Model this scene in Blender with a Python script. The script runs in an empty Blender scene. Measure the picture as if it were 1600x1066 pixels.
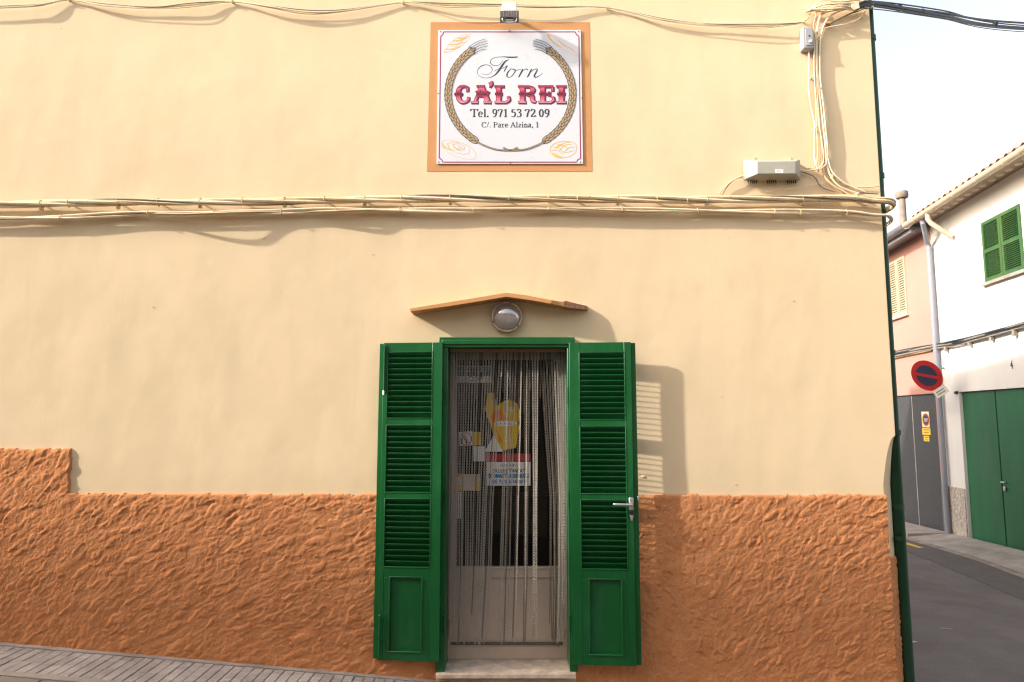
import bpy, bmesh, math, random
import numpy as np
from mathutils import Vector, Matrix, Euler
R = math.radians
random.seed(11); rng = np.random.RandomState(7)
scn = bpy.context.scene
col = scn.collection

# ------------------------------------------------------------------ camera
W_, H_, F_ = 1600.0, 1066.0, 1600.0*24/36
PITCH = R(6.31); CAM = Vector((0.0, -5.12, 1.80))
cd = bpy.data.cameras.new('camera'); cam = bpy.data.objects.new('camera', cd); col.objects.link(cam)
cd.sensor_width = 36; cd.lens = 24; cd.clip_start = 0.05; cd.clip_end = 3000
cam.location = CAM; cam.rotation_euler = (R(90)+PITCH, 0, 0)
cd.dof.use_dof = True; cd.dof.focus_distance = 5.1; cd.dof.aperture_fstop = 3.2
scn.camera = cam

# ------------------------------------------------------------------ light
SUN = Vector((3.3, 1.0, -1.85)).normalized()          # travel direction
sd = bpy.data.lights.new('sun', 'SUN'); so = bpy.data.objects.new('sun', sd); col.objects.link(so)
sd.energy = 1.8; sd.angle = R(1.25); sd.color = (1.0, 0.94, 0.85)
so.rotation_euler = SUN.to_track_quat('-Z', 'Y').to_euler(); so.location = (-10, -8, 12)
wd = bpy.data.worlds.new('World'); scn.world = wd; wd.use_nodes = True
nt = wd.node_tree; bgn = nt.nodes['Background']
sky = nt.nodes.new('ShaderNodeTexSky'); sky.sky_type = 'NISHITA'; sky.sun_disc = False
sky.sun_elevation = math.asin(-SUN.z); sky.sun_rotation = math.atan2(-SUN.x, -SUN.y)
sky.air_density = 1.0; sky.dust_density = 4.0; sky.ozone_density = 1.0
hs = nt.nodes.new('ShaderNodeHueSaturation'); hs.inputs['Saturation'].default_value = 0.62
nt.links.new(sky.outputs[0], hs.inputs['Color'])
warm = nt.nodes.new('ShaderNodeMix'); warm.data_type = 'RGBA'; warm.blend_type = 'MULTIPLY'
warm.inputs[0].default_value = 1.0; warm.inputs[7].default_value = (1.0, 0.932, 0.85, 1)
nt.links.new(hs.outputs[0], warm.inputs[6]); nt.links.new(warm.outputs[2], bgn.inputs[0])
bgn.inputs[1].default_value = 0.15
scn.view_settings.view_transform = 'Standard'; scn.view_settings.look = 'None'
scn.view_settings.gamma = 1.0; scn.view_settings.use_curve_mapping = False
scn.view_settings.exposure = 1.79
scn.cycles.use_denoising = True; scn.cycles.filter_width = 1.2; scn.cycles.sample_clamp_indirect = 4
try:
    scn.cycles.denoiser = 'OPENIMAGEDENOISE'; scn.cycles.denoising_input_passes = 'RGB_ALBEDO_NORMAL'; scn.cycles.denoising_prefilter = 'NONE'
except Exception as e: print(e)
scn.cycles.max_bounces = 8; scn.cycles.diffuse_bounces = 5; scn.cycles.glossy_bounces = 4
scn.cycles.transparent_max_bounces = 12; scn.cycles.caustics_reflective = False
scn.cycles.caustics_refractive = False

# ------------------------------------------------------------------ placing helpers
FW = Vector((0, math.cos(PITCH), math.sin(PITCH))); UP = Vector((0, -math.sin(PITCH), math.cos(PITCH)))
def ray(px, py): return FW + Vector((1, 0, 0))*((px-W_/2)/F_) + UP*((H_/2-py)/F_)
def wp(px, py, y=0.0):
    d = ray(px, py); t = (y-CAM.y)/d.y; return CAM + d*t
def wx(px, py, y=0.0): return wp(px, py, y).x
def wz(px, py, y=0.0): return wp(px, py, y).z

# ------------------------------------------------------------------ materials
MATS = {}
def mat(name, color, rough=0.7, metal=0.0, var=0.0, vscale=4.0, bump=0.0, bscale=60.0, spec=0.5, var2=None, coat=0.0, bdist=0.004, detail=6, color2=None, streak=False, wear=None, stain=None):
    if name in MATS: return MATS[name]
    m = bpy.data.materials.new(name); m.use_nodes = True; n = m.node_tree; p = n.nodes['Principled BSDF']
    p.inputs['Base Color'].default_value = (*color, 1); p.inputs['Roughness'].default_value = rough
    p.inputs['Metallic'].default_value = metal; p.inputs['Specular IOR Level'].default_value = spec
    p.inputs['Coat Weight'].default_value = coat
    tc = n.nodes.new('ShaderNodeNewGeometry')
    mp = n.nodes.new('ShaderNodeMapping'); n.links.new(tc.outputs['Position'], mp.inputs[0])
    if streak: mp.inputs['Scale'].default_value = (1, 1, 0.12)
    if var > 0:
        nz = n.nodes.new('ShaderNodeTexNoise'); nz.inputs['Scale'].default_value = vscale; nz.inputs['Detail'].default_value = detail
        nz.inputs['Roughness'].default_value = 0.62
        n.links.new(mp.outputs[0], nz.inputs['Vector'])
        rp = n.nodes.new('ShaderNodeValToRGB'); rp.color_ramp.elements[0].position = 0.32; rp.color_ramp.elements[1].position = 0.68
        c2 = color2 or tuple(c*(1-var) for c in color)
        rp.color_ramp.elements[0].color = (*c2, 1); rp.color_ramp.elements[1].color = (*tuple(min(1, c*(1+var*0.35)) for c in color), 1)
        n.links.new(nz.outputs[0], rp.inputs[0]); n.links.new(rp.outputs[0], p.inputs['Base Color'])
        mr = n.nodes.new('ShaderNodeMapRange'); mr.inputs[3].default_value = max(0, rough-0.08); mr.inputs[4].default_value = min(1, rough+0.1)
        n.links.new(nz.outputs[0], mr.inputs[0]); n.links.new(mr.outputs[0], p.inputs['Roughness'])
    last = rp.outputs[0] if var > 0 else None
    def overlay(col_, sc, lo, hi, amt, zs=1.0, det=8):
        nonlocal last
        mp2 = n.nodes.new('ShaderNodeMapping'); mp2.inputs['Scale'].default_value = (1, 1, zs); mp2.inputs['Location'].default_value = (sc*.37, 3.1, 1.7)
        n.links.new(tc.outputs['Position'], mp2.inputs[0])
        z2 = n.nodes.new('ShaderNodeTexNoise'); z2.inputs['Scale'].default_value = sc; z2.inputs['Detail'].default_value = det; z2.inputs['Roughness'].default_value = .65
        n.links.new(mp2.outputs[0], z2.inputs['Vector'])
        m2 = n.nodes.new('ShaderNodeMapRange'); m2.inputs[1].default_value = lo; m2.inputs[2].default_value = hi; m2.inputs[4].default_value = amt
        n.links.new(z2.outputs[0], m2.inputs[0])
        mx = n.nodes.new('ShaderNodeMix'); mx.data_type = 'RGBA'; mx.inputs[7].default_value = (*col_, 1)
        n.links.new(m2.outputs[0], mx.inputs[0])
        if last is not None: n.links.new(last, mx.inputs[6])
        else: mx.inputs[6].default_value = (*color, 1)
        last = mx.outputs[2]; n.links.new(last, p.inputs['Base Color'])
    for a_ in (wear or []): overlay(*a_)
    if bump > 0:
        bz = n.nodes.new('ShaderNodeTexNoise'); bz.inputs['Scale'].default_value = bscale; bz.inputs['Detail'].default_value = 5
        n.links.new(tc.outputs['Position'], bz.inputs['Vector'])
        b = n.nodes.new('ShaderNodeBump'); b.inputs['Strength'].default_value = bump; b.inputs['Distance'].default_value = bdist
        n.links.new(bz.outputs[0], b.inputs['Height']); n.links.new(b.outputs[0], p.inputs['Normal'])
    MATS[name] = m; return m

CREAM = (0.742, 0.582, 0.382)
M_cream = mat('cream_plaster', CREAM, 0.9, var=0.07, vscale=1.6, wear=[((0.62, 0.49, 0.31), 2.6, .56, .72, .30, .16), ((0.58, 0.46, 0.30), 9, .60, .72, .22, .05), ((0.77, 0.68, 0.47), 5.0, .60, .70, .25), ((0.62, 0.50, 0.31), 75, .58, .66, .20), ((0.45, 0.35, 0.22), 38, .70, .74, .45)], bump=0.2, bscale=34, spec=0.2, color2=(0.70, 0.553, 0.348), bdist=0.003)
M_orange_rough = mat('orange_rough_render', (0.555, 0.245, 0.108), 0.95, wear=[((0.42, 0.165, 0.062), 110, .54, .64, .45), ((0.68, 0.33, 0.15), 85, .60, .68, .35), ((0.72, 0.42, 0.22), 60, .66, .74, .5), ((0.36, 0.13, 0.05), 3.5, .58, .75, .45)], var=0.2, vscale=7, bump=0.9, bscale=120, spec=0.05, bdist=0.004, color2=(0.49, 0.20, 0.083))
M_orange = mat('orange_paint', (0.58, 0.29, 0.125), 0.85, var=0.07, vscale=6, bump=0.3, bscale=50, spec=0.2)
M_green = mat('green_gloss_paint', (0.002, 0.096, 0.021), 0.3, var=0.18, vscale=9, bump=0.08, bscale=60, spec=0.5, bdist=0.002, streak=True, wear=[((0.03, 0.16, 0.07), 3.0, .50, .75, .5, .5), ((0.30, 0.33, 0.24), 55, .715, .74, .7), ((0.05, 0.06, 0.03), 12, .64, .78, .5, .3)])
M_green_pipe = mat('green_pipe_paint', (0.003, 0.050, 0.018), 0.5, var=0.15, vscale=8)
M_green_worn = mat('weathered_green_paint', (0.006, 0.055, 0.024), 0.55, var=0.5, vscale=5, color2=(0.045, 0.10, 0.012), streak=True)
M_green_gate = mat('green_metal_paint', (0.004, 0.112, 0.037), 0.5, wear=[((0.25, 0.24, 0.20), 22, .70, .73, .7), ((0.05, 0.11, 0.06), 2.0, .5, .7, .6, .25)], var=0.35, vscale=2.2, bump=0.1, bscale=8, streak=True)
M_marble = mat('threshold_stone', (0.72, 0.58, 0.46), 0.55, var=0.4, vscale=9, bump=0.15, bscale=40, color2=(0.42, 0.33, 0.26))
M_stone = mat('step_stone', (0.55, 0.40, 0.27), 0.8, var=0.45, vscale=7, bump=0.4, bscale=50, color2=(0.38, 0.27, 0.18))
M_white = mat('white_door_paint', (0.58, 0.47, 0.39), 0.45, var=0.12, vscale=5)
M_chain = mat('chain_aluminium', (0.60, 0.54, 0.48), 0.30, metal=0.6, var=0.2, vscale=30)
M_chain_dull_shaded = mat('chain_aluminium_dull_shaded', (0.16, 0.13, 0.11), 0.42, metal=0.4, var=0.3, vscale=30)  # dull metal, with the rear row's shade put into the colour
M_rail = mat('curtain_rail_metal', (0.24, 0.16, 0.10), 0.5, metal=0.5)
M_steel = mat('satin_steel', (0.62, 0.60, 0.60), 0.35, metal=0.9, var=0.1, vscale=20)
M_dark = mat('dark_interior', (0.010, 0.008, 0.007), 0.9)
M_black = mat('black_plastic', (0.02, 0.02, 0.022), 0.5)
M_cable = mat('painted_cable', (0.70, 0.55, 0.33), 0.6, wear=[((0.20, 0.16, 0.12), 26, .62, .68, .8)], var=0.22, vscale=9, color2=(0.55, 0.43, 0.26))
M_cable_pale = mat('painted_cable_pale', (0.78, 0.64, 0.44), 0.6, wear=[((0.40, 0.33, 0.24), 18, .62, .70, .6)], var=0.2, vscale=9)
M_cable_grey = mat('bare_cable_grey', (0.26, 0.23, 0.19), 0.6, var=0.3, vscale=12)
M_cable_black = mat('black_cable', (0.018, 0.022, 0.028), 0.5)
M_clip = mat('painted_clip', (0.72, 0.56, 0.30), 0.6, var=0.3, vscale=30)
M_box = mat('grey_box_plastic', (0.40, 0.375, 0.31), 0.5, var=0.1, vscale=8)
M_box2 = mat('grey_box_plastic_cool', (0.36, 0.36, 0.37), 0.5, var=0.08, vscale=8)
M_signw = mat('sign_enamel', (0.66, 0.66, 0.69), 0.28, var=0.03, vscale=5)
M_glassl = mat('lamp_frosted_glass', (0.50, 0.46, 0.44), 0.10, metal=0.55, var=0.06, vscale=6, spec=0.6)
M_lampring = mat('lamp_ring_metal', (0.55, 0.43, 0.34), 0.3, metal=0.6, var=0.3, vscale=15)
M_asphalt = mat('asphalt', (0.140, 0.126, 0.120), 0.85, var=0.3, vscale=1.4, wear=[((0.24, 0.215, 0.20), 45, .58, .68, .6), ((0.07, 0.06, 0.055), 34, .58, .66, .5), ((0.09, 0.078, 0.072), 0.9, .52, .62, .5)], bump=0.9, bscale=170, bdist=0.006, detail=10)
M_asphalt_new = mat('asphalt_strip', (0.105, 0.092, 0.086), 0.85, wear=[((0.18, 0.16, 0.15), 45, .58, .68, .5)], var=0.2, vscale=3, bump=0.9, bscale=170, bdist=0.006)
M_concrete = mat('pavement_concrete', (0.34, 0.30, 0.265), 0.85, var=0.35, vscale=3, bump=0.6, bscale=70)
M_paver = mat('paver_concrete', (0.37, 0.335, 0.315), 0.8, var=0.3, vscale=6, bump=0.6, bscale=90)
M_paver2 = mat('paver_concrete_light', (0.42, 0.38, 0.355), 0.8, var=0.3, vscale=6, bump=0.6, bscale=90)
M_joint = mat('joint_dirt', (0.13, 0.115, 0.10), 0.95)
M_kerb = mat('kerb_stone', (0.27, 0.225, 0.185), 0.85, var=0.4, vscale=4, bump=0.8, bscale=60, detail=8)
M_yellow = mat('yellow_road_paint', (0.62, 0.46, 0.04), 0.7, var=0.3, vscale=9)
M_hwhite = mat('white_limewash', (0.66, 0.645, 0.62), 0.9, var=0.06, vscale=1.2, wear=[((0.50, 0.47, 0.43), 1.6, .56, .74, .5, .25)], bump=0.2, bscale=30)
M_hpink = mat('pink_limewash', (0.40, 0.205, 0.165), 0.9, var=0.07, vscale=1.2, bump=0.2, bscale=30)
M_hpeach = mat('peach_trim_paint', (0.42, 0.25, 0.14), 0.9, var=0.08, vscale=3)
M_opp = mat('opposite_plaster', (0.64, 0.54, 0.43), 0.9, var=0.1, vscale=1.0)
M_opp2 = mat('opposite_plaster_pale', (0.72, 0.66, 0.58), 0.9, var=0.1, vscale=1.0)
M_tile = mat('clay_roof_tile', (0.32, 0.135, 0.075), 0.85, var=0.5, vscale=9, bump=0.5, bscale=60, color2=(0.20, 0.13, 0.085))
M_tile_pale = mat('clay_roof_tile_pale', (0.46, 0.32, 0.20), 0.85, var=0.5, vscale=9, bump=0.5, bscale=60)
M_gutter_cream = mat('cream_gutter_paint', (0.50, 0.41, 0.31), 0.5, var=0.15, vscale=5)
M_gutter_grey = mat('grey_gutter_pvc', (0.16, 0.155, 0.175), 0.45, var=0.08, vscale=5)
M_pipe_grey = mat('pale_blue_grey_pipe', (0.20, 0.215, 0.26), 0.45, var=0.08, vscale=5)
M_soffit = mat('soffit_plaster', (0.36, 0.27, 0.20), 0.9, var=0.2, vscale=4)
M_light_spot = mat('soffit_light_spot', (0.62, 0.50, 0.40), 0.9, var=0.1, vscale=10)  # pale colour standing in for spots of light on the soffit
M_creamshut = mat('cream_shutter_paint', (0.36, 0.31, 0.21), 0.6)
M_darkgrey = mat('speckled_grey_panel', (0.038, 0.040, 0.046), 0.6, wear=[((0.13, 0.13, 0.14), 60, .54, .64, .7)], var=0.5, vscale=28, detail=8)
M_seam = mat('gate_seam_trim', (0.40, 0.38, 0.36), 0.5)
M_pebble = mat('pebble_dash', (0.50, 0.45, 0.39), 0.9, var=0.6, vscale=16, bump=1.0, bscale=45, bdist=0.02, color2=(0.26, 0.22, 0.18))
M_plinth = mat('grey_plinth', (0.16, 0.16, 0.165), 0.8, var=0.2, vscale=8)
M_red = mat('sign_red', (0.33, 0.011, 0.015), 0.45)
M_navy = mat('sign_navy', (0.015, 0.022, 0.055), 0.45)
M_plate = mat('sign_plate_white', (0.62, 0.62, 0.58), 0.5)
M_yel = mat('sticker_yellow', (0.75, 0.48, 0.03), 0.5)
M_ink = mat('ink_black', (0.03, 0.03, 0.035), 0.5)
M_inkblue = mat('ink_navy', (0.035, 0.04, 0.075), 0.4)
M_magenta = mat('ink_magenta', (0.30, 0.008, 0.08), 0.4)
M_wheat = mat('ink_wheat', (0.40, 0.28, 0.15), 0.5)
M_pastry = mat('ink_pastry', (0.80, 0.42, 0.12), 0.5)
M_pastry_y = mat('ink_pastry_yellow', (0.78, 0.50, 0.10), 0.5)
M_pastry_pale = mat('ink_pastry_pale', (0.85, 0.55, 0.35), 0.5)
M_shadowred = mat('ink_shadow_red', (0.10, 0.012, 0.05), 0.4)
M_paper = mat('notice_paper', (0.78, 0.74, 0.71), 0.6, var=0.06, vscale=10)
M_paper_red = mat('notice_red', (0.38, 0.04, 0.06), 0.6)
M_print_blue = mat('notice_blue_ink', (0.06, 0.22, 0.46), 0.6)
M_print_red = mat('notice_red_ink', (0.45, 0.03, 0.04), 0.6)
M_poster_or = mat('poster_orange', (0.75, 0.30, 0.03), 0.6, var=0.3, vscale=25, color2=(0.7, 0.16, 0.02))
M_poster_y = mat('poster_yellow', (0.72, 0.46, 0.03), 0.6)
M_brick = mat('broken_clay_edge', (0.55, 0.27, 0.15), 0.95, var=0.4, vscale=50, bump=1.0, bscale=120, bdist=0.01)
M_flowhite = mat('lamp_white_metal', (0.66, 0.64, 0.64), 0.4)
M_flodark = mat('lamp_grey_metal', (0.16, 0.14, 0.12), 0.5, metal=0.3, var=0.3, vscale=30)
M_concpipe = mat('flue_cement', (0.20, 0.175, 0.15), 0.85, var=0.3, vscale=8)
M_litter = mat('litter_paper', (0.50, 0.44, 0.41), 0.7)
M_wood = mat('brown_wood', (0.05, 0.03, 0.02), 0.6, var=0.3, vscale=8)
def glass_mat():
    m = bpy.data.materials.new('window_glass'); m.use_nodes = True; n = m.node_tree
    n.nodes.remove(n.nodes['Principled BSDF'])
    out = n.nodes['Material Output']; tr = n.nodes.new('ShaderNodeBsdfTransparent'); gl = n.nodes.new('ShaderNodeBsdfGlossy')
    tr.inputs[0].default_value = (0.86, 0.88, 0.86, 1); gl.inputs['Roughness'].default_value = 0.02
    fr = n.nodes.new('ShaderNodeFresnel'); fr.inputs[0].default_value = 1.3
    mx = n.nodes.new('ShaderNodeMixShader'); n.links.new(fr.outputs[0], mx.inputs[0]); n.links.new(tr.outputs[0], mx.inputs[1])
    n.links.new(gl.outputs[0], mx.inputs[2]); n.links.new(mx.outputs[0], out.inputs[0]); return m
M_glass = glass_mat()

# ------------------------------------------------------------------ mesh helpers
class MB:
    def __init__(s): s.v = []; s.f = []; s.m = []; s.mats = []
    def mi(s, m):
        if m not in s.mats: s.mats.append(m)
        return s.mats.index(m)
    def add(s, vs, fs, m):
        o = len(s.v); s.v += [tuple(v) for v in vs]; k = s.mi(m)
        for f in fs: s.f.append(tuple(i+o for i in f)); s.m.append(k)
        return s
    def box(s, x0, x1, y0, y1, z0, z1, m):
        vs = [(x, y, z) for z in (z0, z1) for y in (y0, y1) for x in (x0, x1)]
        return s.add(vs, [(0, 2, 3, 1), (4, 5, 7, 6), (0, 1, 5, 4), (2, 6, 7, 3), (0, 4, 6, 2), (1, 3, 7, 5)], m)
    def prism(s, poly, axis, a0, a1, m):      # poly of 2-tuples in the plane normal to axis
        def P(u, v, a): return {'y': (u, a, v), 'x': (a, u, v), 'z': (u, v, a)}[axis]
        n = len(poly); vs = [P(u, v, a0) for u, v in poly]+[P(u, v, a1) for u, v in poly]
        fs = [tuple(range(n))[::-1], tuple(range(n, 2*n))]+[(i, (i+1) % n, n+(i+1) % n, n+i) for i in range(n)]
        return s.add(vs, fs, m)
    def tube(s, pts, r, m, n=8, caps=True):
        pts = [Vector(p) for p in pts]; vs = []; fs = []
        rr = r if hasattr(r, '__len__') else [r]*len(pts)
        prev = None
        for i, p in enumerate(pts):
            t = (pts[min(i+1, len(pts)-1)]-pts[max(i-1, 0)]).normalized()
            if prev is None: a = t.orthogonal().normalized()
            else: a = (prev-t*prev.dot(t)).normalized()
            prev = a; b = t.cross(a)
            for k in range(n):
                an = 2*math.pi*k/n; vs.append(p+(a*math.cos(an)+b*math.sin(an))*rr[i])
        for i in range(len(pts)-1):
            for k in range(n):
                k2 = (k+1) % n; fs.append((i*n+k, i*n+k2, (i+1)*n+k2, (i+1)*n+k))
        if caps: fs += [tuple(range(n))[::-1], tuple((len(pts)-1)*n+k for k in range(n))]
        return s.add(vs, fs, m)
    def lathe(s, prof, c, axis, m, n=32):     # prof: (radius, along); axis 'y' or 'z'
        vs = []; fs = []
        for r, a in prof:
            for k in range(n):
                t = 2*math.pi*k/n; u, v = r*math.cos(t), r*math.sin(t)
                vs.append((c[0]+u, c[1]+a, c[2]+v) if axis == 'y' else (c[0]+u, c[1]+v, c[2]+a))
        for i in range(len(prof)-1):
            for k in range(n): fs.append((i*n+k, i*n+(k+1) % n, (i+1)*n+(k+1) % n, (i+1)*n+k))
        return s.add(vs, fs, m)
    def build(s, name, parent=None, smooth=False, bevel=0, fixn=True):
        me = bpy.data.meshes.new(name); me.from_pydata(s.v, [], s.f)
        for m in s.mats: me.materials.append(m)
        me.polygons.foreach_set('material_index', s.m)
        if fixn:
            bm = bmesh.new(); bm.from_mesh(me); bmesh.ops.recalc_face_normals(bm, faces=bm.faces); bm.to_mesh(me); bm.free()
        if smooth: me.polygons.foreach_set('use_smooth', [True]*len(me.polygons))
        me.update(); o = bpy.data.objects.new(name, me); col.objects.link(o)
        if parent: o.parent = parent
        if bevel:
            b = o.modifiers.new('bevel', 'BEVEL'); b.width = bevel; b.segments = 2; b.limit_method = 'ANGLE'; b.angle_limit = R(40)
        if smooth == 'auto' or bevel:
            me.polygons.foreach_set('use_smooth', [True]*len(me.polygons))
            try: me.set_sharp_from_angle(angle=R(35))
            except Exception: pass
        return o
def tag(o, label=None, cat=None, group=None, kind=None):
    if label: o['label'] = label
    if cat: o['category'] = cat
    if group: o['group'] = group
    if kind: o['kind'] = kind
    return o
def thing(name, label, cat, loc=(0, 0, 0), group=None, rotz=0):
    o = bpy.data.objects.new(name, None); col.objects.link(o); o.location = loc; o.rotation_euler = (0, 0, rotz)
    o.empty_display_size = 0.1
    return tag(o, label, cat, group)
def grid_obj(name, xs, zs, Y, keep, m, parent=None, mapf=None, smooth=True):
    """heightfield sheet; Y[j,i] depth, keep[j,i] for cells"""
    nx, nz = len(xs), len(zs); X, Z = np.meshgrid(xs, zs)
    P = np.stack([X, Y, Z], -1) if mapf is None else mapf(X, Y, Z)
    jj, ii = np.nonzero(keep); a = jj*nx+ii
    q = np.stack([a, a+1, a+nx+1, a+nx], 1)
    used, inv = np.unique(q.ravel(), return_inverse=True)
    co = P.reshape(-1, 3)[used]; idx = inv.astype(np.int32).ravel(); nf = len(q)
    me = bpy.data.meshes.new(name); me.vertices.add(len(co)); me.vertices.foreach_set('co', co.astype(np.float32).ravel())
    me.loops.add(nf*4); me.loops.foreach_set('vertex_index', idx); me.polygons.add(nf)
    me.polygons.foreach_set('loop_start', np.arange(0, nf*4, 4, dtype=np.int32))
    me.update(calc_edges=True); me.materials.append(m)
    if smooth: me.polygons.foreach_set('use_smooth', np.ones(nf, bool))
    me.validate(); o = bpy.data.objects.new(name, me); col.objects.link(o)
    if parent: o.parent = parent
    return o
def waves(X, Z, lam, n=24, seed=0, ang=None):
    r = np.random.RandomState(seed); out = np.zeros_like(X)
    for _ in range(n):
        th = r.uniform(0, 2*math.pi) if ang is None else ang+r.normal(0, .35)
        k = 2*math.pi/(lam*r.uniform(.6, 1.7)); out += np.sin(k*(math.cos(th)*X+math.sin(th)*Z)+r.uniform(0, 6.28))
    return out/math.sqrt(n)
def sm(t):
    t = np.clip(t, 0, 1); return t*t*(3-2*t)
def crom(pts, n=8):
    pts = [Vector(p) for p in pts]
    if len(pts) < 3: return pts
    out = []
    P = [pts[0]*2-pts[1]]+pts+[pts[-1]*2-pts[-2]]
    for i in range(1, len(P)-2):
        for k in range(n):
            t = k/n; a, b, c, d = P[i-1], P[i], P[i+1], P[i+2]
            out.append(0.5*((b*2)+(c-a)*t+(a*2-b*5+c*4-d)*t*t+(b*3-a-c*3+d)*t**3))
    out.append(pts[-1]); return out

# ------------------------------------------------------------------ key dimensions
XE = wx(1381, 380)                    # right corner of the bakery
Z_BASE_R = wz(1190, 773); Z_BASE_L = wz(340, 772); Z_BASE_LL = wz(60, 701); X_STEP = wx(111, 740)
DX0, DX1 = wx(694, 780), wx(893, 780)    # masonry opening
DZT = wz(790, 532)
def gz(x, y):
    x = np.asarray(x, float); y = np.asarray(y, float)
    a = np.where(x < 3.0, -0.07-0.082*(x+0.52), -0.359-0.03*(np.clip(x, 3, 6)-3))
    b = -0.0075*np.clip(y, 0, 6.8)-0.047*np.clip(y-6.8, 0, 40)
    return a+b*np.clip((x-1)/2, 0, 1)

# ------------------------------------------------------------------ ground
def sheet(name, xs, ys, dz, m, kind='structure', keepf=None):
    X, Y = np.meshgrid(xs, ys); Z = gz(X, Y)+dz
    keep = np.ones((len(ys)-1, len(xs)-1), bool)
    if keepf is not None:
        cx = (X[:-1, :-1]+X[1:, 1:])/2; cy = (Y[:-1, :-1]+Y[1:, 1:])/2; keep = keepf(cx, cy)
    o = grid_obj(name, xs, ys, Z, keep, m, mapf=lambda X, A, B: np.stack([X, B, A], -1)); o['kind'] = kind; return o
PW = 0.715      # pavement width by the bakery
KH = 0.12
gx = np.concatenate([np.linspace(-90, -12, 14), np.arange(-11, 16, 0.5), np.linspace(17, 160, 14)])
gy = np.concatenate([np.linspace(-60, -9, 8), np.arange(-8, 24, 0.5), np.linspace(26, 900, 14)])
sheet('road', gx, gy, -KH, M_asphalt)

# pavement strip in front of the bakery: bedding, then pavers, concrete margin and kerb stones
def strip(name, x0, x1, y0, y1, z0, z1, m, mb=None, step=0.25):
    mb = mb or MB(); n = max(1, int((x1-x0)/step)); xs = [x0+(x1-x0)*i/n for i in range(n+1)]
    for a, b in zip(xs[:-1], xs[1:]):
        ga, gb = float(gz(a, y0)), float(gz(b, y0))
        vs = [(a, y0, ga+z0), (b, y0, gb+z0), (b, y1, gb+z0), (a, y1, ga+z0), (a, y0, ga+z1), (b, y0, gb+z1), (b, y1, gb+z1), (a, y1, ga+z1)]
        mb.add(vs, [(4, 5, 6, 7), (0, 1, 5, 4), (2, 3, 7, 6), (0, 3, 2, 1)], m)
    return mb
pav = tag(bpy.data.objects.new('pavement', None), kind='structure'); col.objects.link(pav)
strip('b', -14, XE+0.1, -PW+0.16, 0.02, -KH-0.05, -0.012, M_joint).build('bedding', pav)
strip('m', -14, XE+0.1, -0.068, 0.01, -0.011, 0.004, M_concrete).build('concrete_margin', pav)
rows = [(-0.140, -0.072), (-0.305, -0.144), (-0.474, -0.309)]
pcache = {}
def paver_mesh(w, d, k):
    key = (round(w, 3), round(d, 3), k)
    if key not in pcache:
        mb = MB(); r = random.Random(k); b = 0.004; h = 0.03
        vs = [(0, 0, -h), (w, 0, -h), (w, d, -h), (0, d, -h), (0, 0, -b), (w, 0, -b), (w, d, -b), (0, d, -b)] + \
             [(b, b, r.uniform(-.001, .001)), (w-b, b, r.uniform(-.001, .001)), (w-b, d-b, r.uniform(-.001, .001)), (b, d-b, r.uniform(-.001, .001))]
        mb.add(vs, [(0, 1, 5, 4), (1, 2, 6, 5), (2, 3, 7, 6), (3, 0, 4, 7), (4, 5, 9, 8), (5, 6, 10, 9), (6, 7, 11, 10), (7, 4, 8, 11), (8, 9, 10, 11)], M_paver if k % 3 else M_paver2)
        o = mb.build('paver'); pcache[key] = o.data; bpy.data.objects.remove(o)
    return pcache[key]
pw = 0.071
for ri, (ya, yb) in enumerate(rows):
    x = -4.3; i = 0
    while x < -0.45:
        gap = 0.0035 if i % 4 else 0.0065
        w = pw-gap
        o = bpy.data.objects.new('paver', paver_mesh(w if i % 4 else w, yb-ya, random.randint(0, 6))); col.objects.link(o); o.parent = pav
        o.location = (x, ya, float(gz(x, ya))+random.uniform(-.0025, .0015))
        o.rotation_euler = (random.uniform(-.006, .006), 0.082+random.uniform(-.008, .008), 0)
        x += pw; i += 1
strip('p', -14, -4.31, -0.474, -0.072, -0.02, 0.0, M_paver).build('paving_slab', pav)
strip('p', -0.44, XE+0.1, -0.474, -0.072, -0.02, 0.0, M_paver).build('paving_slab', pav)
strip('m', -14, XE+0.1, -0.541, -0.478, -0.02, 0.0, M_concrete).build('mortar_strip', pav)
x = -14.0; i = 0
while x < XE:
    L = random.choice([0.9, 1.0, 0.75, 0.8]); mb = MB(); n = 6
    strip('k', x+0.004, min(x+L, XE+0.1)-0.004, -PW, -0.545, -KH-0.2, random.uniform(-0.004, 0.001), M_kerb, mb, 0.2)
    mb.build('kerb_stone', pav, bevel=0.008); x += L

# ------------------------------------------------------------------ bakery building
bak = thing('bakery_building', 'cream plastered corner bakery with rough orange base and green shuttered door', 'building', (0, 0, 0))
xs = np.unique(np.concatenate([np.arange(-11, -4.5, 0.25), np.arange(-4.5, XE-0.32, 0.03), [DX0, DX1, XE-0.30]]))
xs = xs[np.concatenate([[True], np.diff(xs) > 1e-4])]
ZTOP = 5.95
zs = np.unique(np.concatenate([np.arange(-0.9, ZTOP, 0.03), [DZT, ZTOP]])); X, Z = np.meshgrid(xs, zs)
und = 0.0015*waves(X, Z, 1.1, 30, 3)+0.0008*waves(X, Z, 0.35, 30, 4)+0.00035*waves(X, Z, 0.13, 30, 5)
cx = (X[:-1, :-1]+X[1:, 1:])/2; cz = (Z[:-1, :-1]+Z[1:, 1:])/2
keep = ~((cx > DX0) & (cx < DX1) & (cz < DZT))
fade = np.clip((XE-0.30-X)/0.2, 0, 1); und = und*fade
sm_ = lambda a: np.clip(a, 0, 1)
mk = sm_((np.abs(X-wx(796, 150))-0.62)/0.3)+sm_((np.abs(Z-wz(796, 150))-0.60)/0.3); und = und*np.clip(mk, 0, 1)
wall = grid_obj('wall', xs, zs, und, keep, M_cream, bak)
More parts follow.
